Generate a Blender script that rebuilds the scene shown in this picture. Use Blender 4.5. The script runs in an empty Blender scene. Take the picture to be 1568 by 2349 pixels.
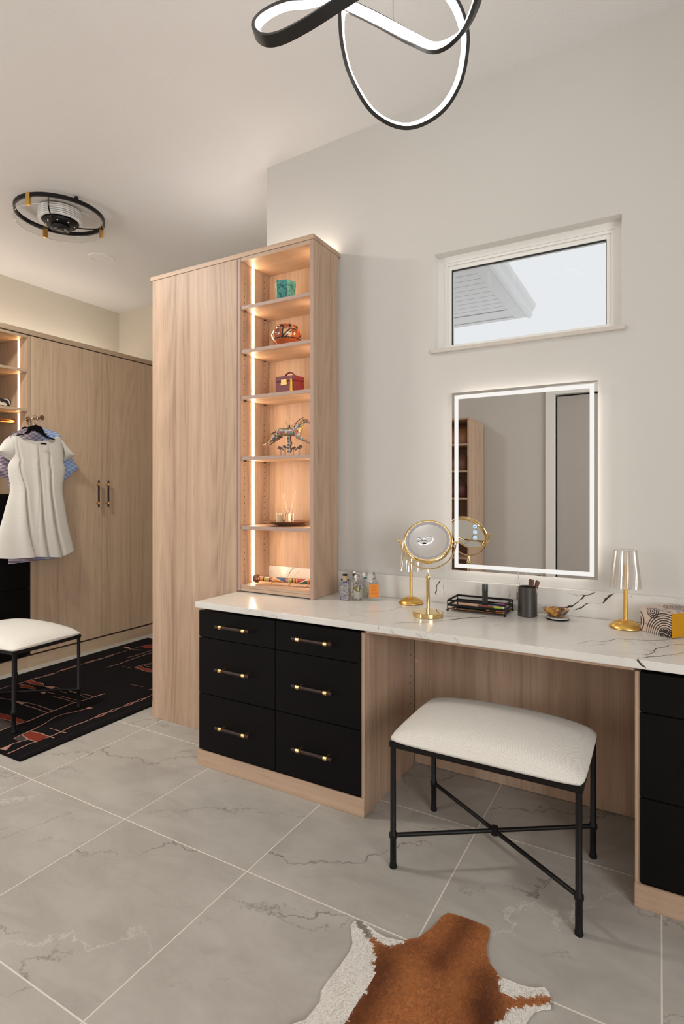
import bpy, bmesh, math, random
import numpy as np
from mathutils import Vector, Matrix
random.seed(7)
PI = math.pi
C = bpy.context.scene.collection

# ------------------------------------------------------------------ camera
F, HY, CX, EYE = 1283.57, 1127.8, 784.0, 1.27        # focal length and horizon of the 1568 x 2349 photograph, eye height
YAW = math.radians(29.64)
CS, SN = math.cos(YAW), math.sin(YAW)
cam = bpy.data.objects.new('camera', bpy.data.cameras.new('camera'))
C.objects.link(cam)
cam.location = (0, 0, EYE)
cam.rotation_euler = (PI / 2, 0, YAW)
cam.data.sensor_fit = 'HORIZONTAL'
cam.data.sensor_width = 36
cam.data.lens = 36 * F / 1568
cam.data.shift_y = -(1174.5 - HY) / 1568
cam.data.clip_start = 0.02
bpy.context.scene.camera = cam

# ------------------------------------------------------------------ world, light, exposure
vs = bpy.context.scene.view_settings
vs.view_transform = 'Standard'; vs.look = 'None'; vs.gamma = 1; vs.use_curve_mapping = False
vs.exposure = 0.06
world = bpy.data.worlds.new('overcast_sky'); bpy.context.scene.world = world
world.use_nodes = True
wb = world.node_tree.nodes['Background']
wb.inputs[0].default_value = (0.96, 0.975, 1.0, 1); wb.inputs[1].default_value = 0.84

def area(name, loc, rot, sx, sy, power, col, shape='RECTANGLE', spread=None):
    l = bpy.data.lights.new(name, 'AREA'); l.shape = shape; l.size = sx; l.size_y = sy
    l.energy = power; l.color = col
    if spread: l.spread = spread
    o = bpy.data.objects.new(name, l); C.objects.link(o); o.location = loc; o.rotation_euler = rot
    return o
FILL_COL = (0.99, 0.99, 1.0); WARM = (1.0, 0.93, 0.84)
# fill lights added at two made-up windows, right-hand wall and rear wall
area('fill_light_side', (1.88, -0.8, 1.55), (0, PI / 2, 0), 1.5, 2.2, 88, FILL_COL)
area('fill_light_rear', (-3.75, -2.38, 1.5), (PI / 2, 0, 0), 1.4, 1.5, 70, FILL_COL)
# fill lamp added to brighten the closet, unseen (glass dome built below)
area('closet_fill_light', (-3.10, 1.20, 2.965), (0, 0, 0), 0.34, 0.34, 42, (1.0, 0.95, 0.88), 'DISK')

# ------------------------------------------------------------------ helpers
def sr(r, g, b):
    def f(c):
        c /= 255.0
        return c / 12.92 if c <= 0.04045 else ((c + 0.055) / 1.055) ** 2.4
    return (f(r), f(g), f(b), 1)

def at(u, v, X=None, Y=None, Z=None):
    """the point of a real plane (X=, Y= or Z=) seen at a pixel of the photograph"""
    r = (u - CX) / F
    q = Vector((r * CS - SN, CS + r * SN, -(v - HY) / F))
    t = Y / q.y if Y is not None else (X / q.x if X is not None else (Z - EYE) / q.z)
    w = q * t; w.z += EYE
    return w

class Nodes:
    def __init__(s, name):
        s.m = bpy.data.materials.new(name); s.m.use_nodes = True
        s.t = s.m.node_tree; s.n = s.t.nodes; s.l = s.t.links
        s.b = s.n['Principled BSDF']
    def add(s, kind, **kw):
        n = s.n.new('ShaderNode' + kind)
        for k, v in kw.items():
            if k.startswith('i_'): n.inputs[k[2:].replace('_', ' ')].default_value = v
            else: setattr(n, k, v)
        return n
    def link(s, a, b): s.l.new(a, b)
    def val(s, sock, v):
        if hasattr(v, 'default_value') and hasattr(v, 'is_linked'): s.link(v, sock)
        else: sock.default_value = v
    def math(s, op, a, b=0.0, c=0.0, clamp=False):
        n = s.n.new('ShaderNodeMath'); n.operation = op; n.use_clamp = clamp
        for i, v in enumerate((a, b, c)): s.val(n.inputs[i], v)
        return n.outputs[0]
    def mix(s, f, a, b, mode='MIX'):
        n = s.n.new('ShaderNodeMix'); n.data_type = 'RGBA'; n.blend_type = mode
        s.val(n.inputs[0], f); s.val(n.inputs[6], a); s.val(n.inputs[7], b)
        return n.outputs[2]
    def ramp(s, f, *st):
        n = s.n.new('ShaderNodeValToRGB'); e = n.color_ramp.elements
        e[0].position, e[0].color = st[0]; e[1].position, e[1].color = st[-1]
        for p, c in st[1:-1]:
            x = e.new(p); x.color = c
        s.link(f, n.inputs[0]); return n.outputs[0]
    def coords(s, kind='Object', scale=(1, 1, 1), rot=(0, 0, 0), rand=0.0):
        if kind == 'World': src = s.n.new('ShaderNodeNewGeometry').outputs['Position']
        else: src = s.n.new('ShaderNodeTexCoord').outputs[kind]
        if rand:
            oi = s.n.new('ShaderNodeObjectInfo')
            v = s.n.new('ShaderNodeVectorMath'); v.operation = 'ADD'
            cx = s.n.new('ShaderNodeCombineXYZ')
            for i, k in enumerate((1.0, 1.7, 2.3)): s.link(s.math('MULTIPLY', oi.outputs['Random'], rand * k), cx.inputs[i])
            s.link(src, v.inputs[0]); s.link(cx.outputs[0], v.inputs[1]); src = v.outputs[0]
        m = s.n.new('ShaderNodeMapping'); m.inputs['Scale'].default_value = scale; m.inputs['Rotation'].default_value = rot
        s.link(src, m.inputs[0]); return m.outputs[0]
    def noise(s, vec, scale, detail=4, rough=0.5, dist=0.0, out=0):
        n = s.add('TexNoise'); s.link(vec, n.inputs['Vector'])
        n.inputs['Scale'].default_value = scale; n.inputs['Detail'].default_value = detail
        n.inputs['Roughness'].default_value = rough; n.inputs['Distortion'].default_value = dist
        return n.outputs[out]
    def bump(s, h, strength=0.2, dist=0.01):
        n = s.add('Bump'); n.inputs['Strength'].default_value = strength; n.inputs['Distance'].default_value = dist
        s.link(h, n.inputs['Height']); s.link(n.outputs[0], s.b.inputs['Normal'])

def plain(name, col, rough=0.5, metal=0.0, spec=0.5, coat=0.0, var=0.0, bump=0.0, scale=60, **kw):
    k = Nodes(name); b = k.b
    b.inputs['Base Color'].default_value = col; b.inputs['Roughness'].default_value = rough
    b.inputs['Metallic'].default_value = metal; b.inputs['Specular IOR Level'].default_value = spec
    b.inputs['Coat Weight'].default_value = coat
    for a, v in kw.items(): b.inputs[a.replace('_', ' ')].default_value = v
    if var or bump:
        vec = k.coords('Object'); n = k.noise(vec, scale, 4)
        if var:
            d = tuple(c * (1 - var) for c in col[:3]) + (1,)
            k.link(k.mix(n, d, col), b.inputs['Base Color'])
        if bump: k.bump(n, bump, 0.002)
    return k.m

def glow(name, col, strength):
    k = Nodes(name); k.b.inputs['Base Color'].default_value = (0.12, 0.12, 0.12, 1)
    k.b.inputs['Emission Color'].default_value = col; k.b.inputs['Emission Strength'].default_value = strength
    return k.m

def wood(name, light, dark, axis='Z', scale=1.0):
    k = Nodes(name)
    a = {'X': 0, 'Y': 1, 'Z': 2}[axis]
    def st(p, l):
        v = [p, p, p]; v[a] = l; return tuple(v)
    w = k.coords('Object', rand=7.0)
    def mp(sc):
        m = k.n.new('ShaderNodeMapping'); m.inputs['Scale'].default_value = sc; k.link(w, m.inputs[0]); return m.outputs[0]
    broad = k.noise(mp(st(17 * scale, 0.22)), 1.0, 4, 0.55, 0.15)
    fig = k.noise(mp(st(4.2 * scale, 0.38)), 1.0, 1, 0.4, 0.2)
    rings = k.math('SINE', k.math('MULTIPLY', fig, 95.0))
    rings = k.math('MULTIPLY_ADD', rings, 0.5, 0.5)
    fine = k.noise(mp(st(260 * scale, 3.0)), 1.0, 3, 0.6, 0.0)
    pores = k.noise(mp(st(120 * scale, 6.0)), 1.0, 2, 0.5, 0.0)
    t = k.math('ADD', k.math('MULTIPLY', broad, 0.75), k.math('MULTIPLY', rings, 0.10))
    t = k.math('ADD', t, k.math('MULTIPLY', fine, 0.34))
    col = k.ramp(t, (0.32, dark), (0.52, tuple(dark[i] * .4 + light[i] * .6 for i in range(3)) + (1,)), (0.80, light))
    pc = k.ramp(pores, (0.30, (0.86, 0.84, 0.82, 1)), (0.42, (1, 1, 1, 1)))
    col = k.mix(1.0, col, pc, 'MULTIPLY')
    k.link(col, k.b.inputs['Base Color'])
    k.b.inputs['Roughness'].default_value = 0.48
    k.b.inputs['Specular IOR Level'].default_value = 0.35
    k.bump(fine, 0.08, 0.001)
    return k.m

def attr_mat(name, rough=0.5, metal=0.0, coat=0.0, bump=0.0, scale=200, spec=0.5, sheen=0.0):
    k = Nodes(name)
    a = k.add('Attribute', attribute_name='Col')
    k.link(a.outputs['Color'], k.b.inputs['Base Color'])
    k.b.inputs['Roughness'].default_value = rough; k.b.inputs['Metallic'].default_value = metal
    k.b.inputs['Coat Weight'].default_value = coat; k.b.inputs['Specular IOR Level'].default_value = spec
    k.b.inputs['Sheen Weight'].default_value = sheen
    if bump: k.bump(k.noise(k.coords('Object'), scale, 3), bump, 0.002)
    return k.m

def clear(name, tint=(1, 1, 1, 1), gloss=0.12, rough=0.02):
    """thin clear pane: mostly transparent with a fresnel-weighted mirror layer"""
    k = Nodes(name); k.n.remove(k.b)
    tr = k.add('BsdfTransparent'); tr.inputs[0].default_value = tint
    gl = k.add('BsdfGlossy'); gl.inputs['Roughness'].default_value = rough
    mx = k.add('MixShader'); mx.inputs[0].default_value = gloss
    k.link(tr.outputs[0], mx.inputs[1]); k.link(gl.outputs[0], mx.inputs[2])
    k.link(mx.outputs[0], k.n['Material Output'].inputs[0])
    return k.m

def glass(name, tint, rough=0.0, ior=1.45):
    k = Nodes(name); k.b.inputs['Base Color'].default_value = tint; k.b.inputs['Roughness'].default_value = rough
    k.b.inputs['Transmission Weight'].default_value = 1.0; k.b.inputs['IOR'].default_value = ior
    return k.m

# mesh builder -----------------------------------------------------
class MB:
    def __init__(s): s.v = []; s.f = []; s.c = []
    def add(s, vs_, fs, col=None):
        o = len(s.v); s.v += [tuple(p) for p in vs_]
        for f in fs: s.f.append(tuple(i + o for i in f)); s.c.append(col)
        return s
    def box(s, a, b, bev=0.0, M=None, col=None):
        (x0, y0, z0), (x1, y1, z1) = a, b
        if x0 > x1: x0, x1 = x1, x0
        if y0 > y1: y0, y1 = y1, y0
        if z0 > z1: z0, z1 = z1, z0
        if bev <= 0:
            V = [(x, y, z) for z in (z0, z1) for y in (y0, y1) for x in (x0, x1)]
            Fc = [(0, 2, 3, 1), (4, 5, 7, 6), (0, 1, 5, 4), (2, 6, 7, 3), (0, 4, 6, 2), (1, 3, 7, 5)]
        else:
            bm = bmesh.new(); bmesh.ops.create_cube(bm, size=1)
            for v in bm.verts:
                v.co = Vector(((x0 + x1) / 2 + v.co.x * (x1 - x0), (y0 + y1) / 2 + v.co.y * (y1 - y0), (z0 + z1) / 2 + v.co.z * (z1 - z0)))
            bmesh.ops.bevel(bm, geom=bm.edges[:], offset=bev, segments=2, affect='EDGES')
            bm.verts.ensure_lookup_table()
            V = [v.co.copy() for v in bm.verts]; Fc = [tuple(v.index for v in f.verts) for f in bm.faces]; bm.free()
        if M is not None: V = [M @ Vector(p) for p in V]
        return s.add(V, Fc, col)
    def lathe(s, prof, n=24, M=None, cap=True, col=None, sx=1, sy=1):
        V = []; Fc = []
        for r, z in prof:
            for i in range(n):
                a = 2 * PI * i / n; V.append(Vector((r * math.cos(a) * sx, r * math.sin(a) * sy, z)))
        for j in range(len(prof) - 1):
            for i in range(n):
                k = (i + 1) % n; Fc.append((j * n + i, j * n + k, (j + 1) * n + k, (j + 1) * n + i))
        if cap:
            if prof[0][0] > 1e-6: Fc.append(tuple(reversed(range(n))))
            if prof[-1][0] > 1e-6: Fc.append(tuple((len(prof) - 1) * n + i for i in range(n)))
        if M is not None: V = [M @ p for p in V]
        return s.add(V, Fc, col)
    def cyl(s, p0, p1, r0, r1=None, n=14, col=None):
        p0 = Vector(p0); p1 = Vector(p1); r1 = r0 if r1 is None else r1
        d = p1 - p0; M = Matrix.Translation(p0) @ d.to_track_quat('Z', 'Y').to_matrix().to_4x4()
        return s.lathe([(r0, 0), (r1, d.length)], n, M, col=col)
    def ball(s, c, r, n=14, m=9, sc=(1, 1, 1), col=None):
        prof = [(max(r * math.sin(PI * j / m), 1e-5), -r * math.cos(PI * j / m)) for j in range(m + 1)]
        M = Matrix.Translation(Vector(c)) @ Matrix.Diagonal((*sc, 1))
        return s.lathe(prof, n, M, cap=False, col=col)
    def tube(s, pts, r, n=8, closed=False, col=None, flat=None):
        pts = [Vector(p) for p in pts]; N = len(pts); V = []; Fc = []
        rr = r if isinstance(r, (list, tuple)) else [r] * N
        up = None
        for i, p in enumerate(pts):
            a = pts[(i - 1) % N] if (closed or i > 0) else p; b = pts[(i + 1) % N] if (closed or i < N - 1) else p
            t = (b - a).normalized()
            if up is None: up = Vector((0, 0, 1)) if abs(t.z) < 0.9 else Vector((1, 0, 0))
            sd = t.cross(up).normalized(); up = sd.cross(t).normalized()
            for k in range(n):
                an = 2 * PI * k / n
                V.append(p + sd * math.cos(an) * rr[i] * (flat or 1) + up * math.sin(an) * rr[i])
        for i in range(N if closed else N - 1):
            j = (i + 1) % N
            for k in range(n):
                q = (k + 1) % n; Fc.append((i * n + k, i * n + q, j * n + q, j * n + k))
        if not closed: Fc.append(tuple(reversed(range(n)))); Fc.append(tuple((N - 1) * n + k for k in range(n)))
        return s.add(V, Fc, col)
    def prism(s, poly, h, M=None, col=None):
        """poly: 2-D points (ccw) extruded from z=0 to z=h, then placed by M"""
        n = len(poly); V = [Vector((x, y, 0)) for x, y in poly] + [Vector((x, y, h)) for x, y in poly]
        Fc = [tuple(reversed(range(n))), tuple(range(n, 2 * n))] + [(i, (i + 1) % n, (i + 1) % n + n, i + n) for i in range(n)]
        if M is not None: V = [M @ p for p in V]
        return s.add(V, Fc, col)
    def grid(s, P, col=None, closed_u=False):
        R = len(P); K = len(P[0]); V = [p for row in P for p in row]; Fc = []
        for i in range(R - 1):
            for j in range(K if closed_u else K - 1):
                j2 = (j + 1) % K; Fc.append((i * K + j, i * K + j2, (i + 1) * K + j2, (i + 1) * K + j))
        return s.add(V, Fc, col)
    def build(s, name, mat, parent=None, smooth=False, loc=None, kind=None, label=None, rot=None):
        me = bpy.data.meshes.new(name); me.from_pydata(s.v, [], s.f); me.validate(); me.update()
        if any(c is not None for c in s.c):
            at_ = me.color_attributes.new('Col', 'FLOAT_COLOR', 'CORNER')
            arr = []
            for p, c in zip(me.polygons, s.c):
                c = c or (1, 1, 1, 1)
                for _ in range(p.loop_total): arr += c
            at_.data.foreach_set('color', arr)
        if smooth:
            me.polygons.foreach_set('use_smooth', [True] * len(me.polygons))
            me.set_sharp_from_angle(angle=math.radians(smooth if smooth is not True else 40))
        if mat: me.materials.append(mat)
        o = bpy.data.objects.new(name, me); C.objects.link(o)
        if loc is not None: o.location = loc
        if rot is not None: o.rotation_euler = rot
        if parent: o.parent = parent
        if kind: o['kind'] = kind
        if label: o['label'] = label
        return o

def thing(name, label, cat, loc=(0, 0, 0), rz=0.0, group=None):
    o = bpy.data.objects.new(name, None); C.objects.link(o); o.empty_display_size = 0.05
    o.location = loc; o.rotation_euler = (0, 0, rz); o['label'] = label; o['category'] = cat
    if group: o['group'] = group
    return o
def tag(o, label, cat, group=None):
    o['label'] = label; o['category'] = cat
    if group: o['group'] = group
    return o
def struct(name, mb, mat, label=None, smooth=False, parent=None):
    o = mb.build(name, mat, parent, smooth); o['kind'] = 'structure'
    if label: o['label'] = label
    return o
def dup(root, loc, rz=None, label=None, group=None):
    r = root.copy(); C.objects.link(r); r.location = loc
    if rz is not None: r.rotation_euler = (0, 0, rz)
    if label: r['label'] = label
    if group: r['group'] = group
    for ch in list(root.children):
        c = ch.copy(); C.objects.link(c); c.parent = r
        for g in ch.children:
            d = g.copy(); C.objects.link(d); d.parent = c
    return r
def RZ(a): return Matrix.Rotation(a, 4, 'Z')
def T(*p): return Matrix.Translation(Vector(p))
def inpoly(x, y, poly):
    c = False; n = len(poly); j = n - 1
    for i in range(n):
        xi, yi = poly[i]; xj, yj = poly[j]
        if (yi > y) != (yj > y) and x < (xj - xi) * (y - yi) / (yj - yi) + xi: c = not c
        j = i
    return c

# ------------------------------------------------------------------ materials
def wall_paint(name, col, bumpy=0.05, sc=220):
    k = Nodes(name); vec = k.coords('World')
    n = k.noise(vec, 2.0, 3); d = tuple(c * 0.96 for c in col[:3]) + (1,)
    k.link(k.mix(n, d, col), k.b.inputs['Base Color']); k.b.inputs['Roughness'].default_value = 0.7
    k.b.inputs['Specular IOR Level'].default_value = 0.25
    k.bump(k.noise(vec, sc, 3), bumpy, 0.002); return k.m
M_WALL = wall_paint('greige_wall_paint', (0.575, 0.550, 0.512, 1))
M_WALL2 = wall_paint('cream_wall_paint', (0.66, 0.60, 0.50, 1))
M_CEIL = wall_paint('textured_ceiling_paint', (0.80, 0.785, 0.77, 1), 0.35, 90)
M_TRIM = plain('white_trim_paint', (0.78, 0.765, 0.72, 1), 0.4)
WL, WD = (0.50, 0.348, 0.243, 1), (0.25, 0.155, 0.099, 1)
M_WZ = wood('light_elm_vertical', WL, WD, 'Z')
M_WX = wood('light_elm_lengthwise', WL, WD, 'X')
M_WY = wood('light_elm_deep', WL, WD, 'Y')
M_EDGE = plain('elm_edge_band', sr(168, 140, 124), 0.5, var=0.15)
M_CL = wood('closet_elm_vertical', (0.57, 0.415, 0.285, 1), (0.33, 0.225, 0.145, 1), 'Z')
M_CLY = wood('closet_elm_lengthwise', (0.50, 0.372, 0.26, 1), (0.33, 0.23, 0.152, 1), 'Y')
M_BLACK = plain('matt_black_lacquer', (0.0045, 0.0036, 0.0038, 1), 0.5, spec=0.09, bump=0.03, scale=300)
M_STEEL = plain('black_powder_coated_steel', (0.005, 0.0045, 0.0045, 1), 0.48, spec=0.25, bump=0.06, scale=400)
M_BAR = plain('knurled_dark_bronze', sr(52, 38, 34), 0.45, 0.6, bump=0.3, scale=900)
M_BRASS = plain('satin_brass', (0.78, 0.50, 0.20, 1), 0.28, 1.0)
M_GOLD = plain('polished_gold', (0.83, 0.60, 0.28, 1), 0.07, 1.0)
M_BGOLD = plain('brushed_gold', (0.72, 0.44, 0.12, 1), 0.32, 1.0, bump=0.05, scale=200)
M_HOLE = plain('dark_pin_hole', sr(70, 48, 34), 0.8)
M_MIRROR = plain('silver_mirror', (0.80, 0.80, 0.79, 1), 0.0, 1.0)
M_CLEAR = clear('clear_acrylic', (0.985, 0.985, 0.98, 1), 0.06)
M_PANE = clear('window_glass', (0.98, 0.985, 0.985, 1), 0.0012)
M_GLASS = glass('clear_glass', (0.98, 0.98, 0.98, 1))
M_WHITEP = plain('white_plastic', (0.75, 0.75, 0.74, 1), 0.35)

def quartz():
    k = Nodes('white_quartz'); vec = k.coords('World')
    n = k.noise(vec, 3.0, 5, 0.6, 0.4); base = k.ramp(n, (0.3, (0.60, 0.575, 0.53, 1)), (0.7, (0.68, 0.655, 0.61, 1)))
    v = k.noise(vec, 2.2, 7, 0.6, 0.9)
    line = k.math('ABSOLUTE', k.math('SUBTRACT', v, 0.5))
    m = k.math('MULTIPLY', k.math('LESS_THAN', line, 0.0035), k.math('GREATER_THAN', k.noise(vec, 3.3, 2), 0.56))
    k.link(k.mix(k.math('MULTIPLY', m, 0.35), base, (0.22, 0.18, 0.15, 1)), k.b.inputs['Base Color'])
    k.b.inputs['Roughness'].default_value = 0.22; k.b.inputs['Specular IOR Level'].default_value = 0.5
    return k.m
M_QUARTZ = quartz()
M_VEIN = plain('dark_quartz_vein', sr(58, 48, 42), 0.3)
M_VEIN2 = plain('pale_quartz_vein', sr(135, 122, 108), 0.3)

def tile_mat():
    k = Nodes('grey_marbled_porcelain')
    rot = (0, 0, 0)
    vec = k.coords('World', (1, 1, 1), rot, rand=9.0)
    m2 = k.n.new('ShaderNodeMapping'); m2.inputs['Scale'].default_value = (0.8, 1.8, 1.0); m2.inputs['Rotation'].default_value = (0, 0, math.radians(-32)); k.link(vec, m2.inputs[0])
    s = m2.outputs[0]
    cloud = k.noise(vec, 3.0, 5, 0.6, 0.3)
    base = k.ramp(cloud, (0.25, (0.350, 0.327, 0.292, 1)), (0.75, (0.420, 0.395, 0.358, 1)))
    streak = k.noise(s, 5.0, 6, 0.65, 0.6)
    base = k.mix(1.0, base, k.ramp(streak, (0.3, (0.88, 0.87, 0.86, 1)), (0.62, (1.03, 1.03, 1.03, 1))), 'MULTIPLY')
    def vein(ang, f, w, amp, seed, thr, msc=2.2):
        """roughly straight jagged cracks running at ang, spaced 1/f apart, broken by a mask"""
        mp = k.n.new('ShaderNodeMapping'); mp.inputs['Rotation'].default_value = (0, 0, math.radians(-ang)); mp.inputs['Location'].default_value = (seed, seed * .7, 0)
        k.link(vec, mp.inputs[0]); sp = k.add('SeparateXYZ'); k.link(mp.outputs[0], sp.inputs[0])
        n = k.noise(mp.outputs[0], 2.6, 9, 0.62, 0.0)
        y = k.math('MULTIPLY_ADD', sp.outputs['Y'], f, k.math('MULTIPLY', k.math('SUBTRACT', n, .5), amp))
        d = k.math('ABSOLUTE', k.math('SUBTRACT', k.math('FRACT', y), .5))
        wv = k.math('MULTIPLY_ADD', k.noise(mp.outputs[0], 9.0, 3), w * 1.6, w * .1)
        l = k.math('SUBTRACT', 1.0, k.math('DIVIDE', d, wv), clamp=True)
        ms = k.n.new('ShaderNodeMapping'); ms.inputs['Scale'].default_value = (.6, 1.5, 1); k.link(mp.outputs[0], ms.inputs[0])
        msk = k.math('MULTIPLY', k.math('SUBTRACT', k.noise(ms.outputs[0], msc, 2), thr), 9.0, clamp=True)
        return k.math('MULTIPLY', l, msk)
    base = k.mix(k.math('MULTIPLY', vein(34, 2.3, .019, 1.5, 3.1, .47), .9), base, (0.13, 0.115, 0.10, 1))
    base = k.mix(k.math('MULTIPLY', vein(28, 4.1, .020, 2.0, 8.4, .53, 3.0), .7), base, (0.15, 0.13, 0.11, 1))
    base = k.mix(k.math('MULTIPLY', vein(95, 2.0, .018, 1.4, 12.0, .51), .75), base, (0.15, 0.13, 0.11, 1))
    base = k.mix(k.math('MULTIPLY', vein(31, 1.7, .013, 1.2, 17.0, .54), .5), base, (0.62, 0.60, 0.56, 1))
    base = k.mix(k.math('MULTIPLY', vein(30, 2.3, .16, 1.6, 3.1, .50), .22), base, (0.20, 0.185, 0.165, 1))
    k.link(base, k.b.inputs['Base Color'])
    k.b.inputs['Roughness'].default_value = 0.5; k.b.inputs['Specular IOR Level'].default_value = 0.35
    k.bump(streak, 0.05, 0.002)
    return k.m
M_TILE = tile_mat()
M_GROUT = plain('pale_grout', (0.68, 0.63, 0.55, 1), 0.85, var=0.05)

def fabric(name, col, sc=900, strength=0.5, rot=0.6):
    k = Nodes(name); vec = k.coords('Object', (1, 1, 1), (0, 0, rot))
    w = k.add('TexWave', wave_type='BANDS', bands_direction='X'); k.link(vec, w.inputs['Vector'])
    w.inputs['Scale'].default_value = sc / 7; w.inputs['Distortion'].default_value = 2.5; w.inputs['Detail'].default_value = 2; w.inputs['Detail Scale'].default_value = 3
    n = k.noise(vec, sc / 3, 3)
    h = k.math('ADD', k.math('MULTIPLY', w.outputs['Fac'], 0.6), k.math('MULTIPLY', n, 0.6))
    k.link(k.mix(h, tuple(c * 0.80 for c in col[:3]) + (1,), col), k.b.inputs['Base Color'])
    k.b.inputs['Roughness'].default_value = 0.9; k.b.inputs['Specular IOR Level'].default_value = 0.1
    k.b.inputs['Sheen Weight'].default_value = 0.2
    k.bump(h, strength, 0.0015); return k.m
M_BOUCLE = fabric('ivory_woven_upholstery', (0.70, 0.665, 0.605, 1), 420, 0.8)
M_DRESS = fabric('ivory_crepe', (0.66, 0.62, 0.555, 1), 1500, 0.1)

# ------------------------------------------------------------------ room shell
WY = 2.47                                   # face of the vanity wall
XL, XR, YB, YF = -4.69, 1.9, -2.4, 3.75     # left wall, right wall, rear wall, far wall of the closet
fb = MB().box((XL - .1, YB - .1, -0.10), (XR + .1, YF + .1, -0.0005))
floor = struct('floor', fb, M_GROUT)
PX, PY = 0.6026, 0.6115
tb = MB().box((-(PX - .0046) / 2, -(PY - .0046) / 2, -0.012), ((PX - .0046) / 2, (PY - .0046) / 2, 0), 0)
tile0 = None
gx0, gy0 = 0.003, 1.4695                    # a grout crossing
for i in range(-8, 4):
    for j in range(-7, 4):
        x = gx0 + (i + .5) * PX; y = gy0 + (j + .5) * PY
        if x < XL - .2 or x > XR + .2 or y < YB - .2 or y > YF + .2: continue
        if tile0 is None: o = tile0 = tb.build('tile', M_TILE, floor)
        else: o = tile0.copy(); C.objects.link(o); o.parent = floor
        o.location = (x, y, 0.0)
# ceiling (its edge over the vanity wall rises slightly towards the right)
sec = [(XL - .1, 3.048), (-1.9, 3.048), (-0.78, 3.096), (0.1, 3.112), (XR + .1, 3.125)]
cb = MB()
P_ = [[(x, y, z) for x, z in sec] for y in (YB - .1, 0.5, YF + .1)]
Q_ = [[(x, y, z + .08) for x, z in sec] for y in (YB - .1, 0.5, YF + .1)]
cb.grid(P_); cb.grid(Q_)
for a, b in zip(range(4), range(1, 5)):
    for r in (0, 2): cb.add([P_[r][a], P_[r][b], Q_[r][b], Q_[r][a]], [(0, 1, 2, 3)])
for r in (0, 1):
    for a in (0, 4): cb.add([P_[r][a], P_[r + 1][a], Q_[r + 1][a], Q_[r][a]], [(0, 1, 2, 3)])
struct('ceiling', cb, M_CEIL)
# vanity wall with the window opening
WX0, WX1, WZ0, WZ1 = -0.915, -0.132, 1.925, 2.372
wt = 0.16
w = MB()
w.box((-1.88, WY, 0), (WX0, WY + wt, 3.13)); w.box((WX1, WY, 0), (XR, WY + wt, 3.13))
w.box((WX0, WY, 0), (WX1, WY + wt, WZ0)); w.box((WX0, WY, WZ1), (WX1, WY + wt, 3.13))
struct('wall_right', w, M_WALL)
struct('wall_closet_side', MB().box((-1.88, WY + wt, 0), (-1.76, YF, 3.05)), M_WALL)
struct('wall_far', MB().box((XL - .1, YF, 0), (-1.76, YF + .12, 3.05)), M_WALL2)
struct('wall_left', MB().box((XL - .12, YB, 0), (XL, YF, 3.05)), M_WALL2)
# rear wall: doorway (seen in the vanity mirror), added window opening; side wall likewise
RY = -2.12
dx0, dx1, dz = -1.09, -0.22, 2.42
r = MB()
r.box((XL, YB, 0), (-4.5, RY, 3.12)); r.box((-3.0, YB, 0), (dx0, RY, 3.12)); r.box((dx1, YB, 0), (XR, RY, 3.12))
r.box((dx0, YB, dz), (dx1, RY, 3.12)); r.box((-4.5, YB, 0), (-3.0, RY, 0.75)); r.box((-4.5, YB, 2.25), (-3.0, RY, 3.12))
struct('wall_rear', r, M_WALL)
s_ = MB()
s_.box((XR, YB, 0), (XR + .1, -1.9, 3.12)); s_.box((XR, 0.3, 0), (XR + .1, WY + wt, 3.12))
s_.box((XR, -1.9, 0), (XR + .1, 0.3, 0.8)); s_.box((XR, -1.9, 2.3), (XR + .1, 0.3, 3.12))
struct('wall_side', s_, M_WALL)

def window(name, x0, x1, z0, z1, y, face, rot=0, loc=(0, 0, 0)):
    """frame with stepped profile and a pane; built in the XZ plane looking towards +Y"""
    def ring(mb, a, b, c, d, e, y0, y1):
        mb.box((a, y0, c), (a + e, y1, d)); mb.box((b - e, y0, c), (b, y1, d))
        mb.box((a + e, y0, c), (b - e, y1, c + e)); mb.box((a + e, y0, d - e), (b - e, y1, d))
    f = MB()
    ring(f, x0, x1, z0, z1, 0.030, y, y + .06)
    ring(f, x0 + .030, x1 - .030, z0 + .0, z1 - .030, 0.012, y + .004, y + .055)
    ring(f, x0 + .042, x1 - .042, z0 + .012, z1 - .042, 0.018, y + .012, y + .05)
    fr = f.build(name, M_TRIM); fr['kind'] = 'structure'
    g = MB(); ring(g, x0 + .060, x1 - .060, z0 + .02, z1 - .060, 0.003, y + .018, y + .03)
    g.build('gasket', M_STEEL, fr)
    MB().box((x0 + .058, y + .026, z0 + .025), (x1 - .058, y + .030, z1 - .058)).build('pane', M_PANE, fr)
    fr.location = loc; fr.rotation_euler = (0, 0, rot)
    return fr
win = window('window_1', WX0 + .001, WX1 - .001, WZ0 + .001, WZ1 - .001, WY + .06, 1)
MB().box((WX0 - .012, WY - .016, WZ0 - .016), (WX1 + .012, WY + .062, WZ0 + .002), .002).build('window_sill', plain('grey_stone_sill', sr(206, 198, 188), 0.3, var=0.2, scale=30), win)
rvl = MB().box((WX0, WY + .001, WZ0), (WX0 + .0012, WY + .06, WZ1)).box((WX1 - .0012, WY + .001, WZ0), (WX1, WY + .06, WZ1)).box((WX0 + .0012, WY + .001, WZ1 - .0012), (WX1 - .0012, WY + .06, WZ1))  # thin liner whose pale colour stands in for daylight on the reveal
rvl.build('daylight_liner', plain('daylit_reveal_tint', (.80, .78, .73, 1), .5), win)
wz = window('window_added_side', -0.9, 1.3, 0.8, 2.3, 0, 1, PI / 2 * -1, (0, 0, 0)); wz.rotation_euler = (0, 0, -PI / 2); wz.location = (XR, -0.6, 0)  # made-up window, out of view, added to house the side fill light
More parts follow.
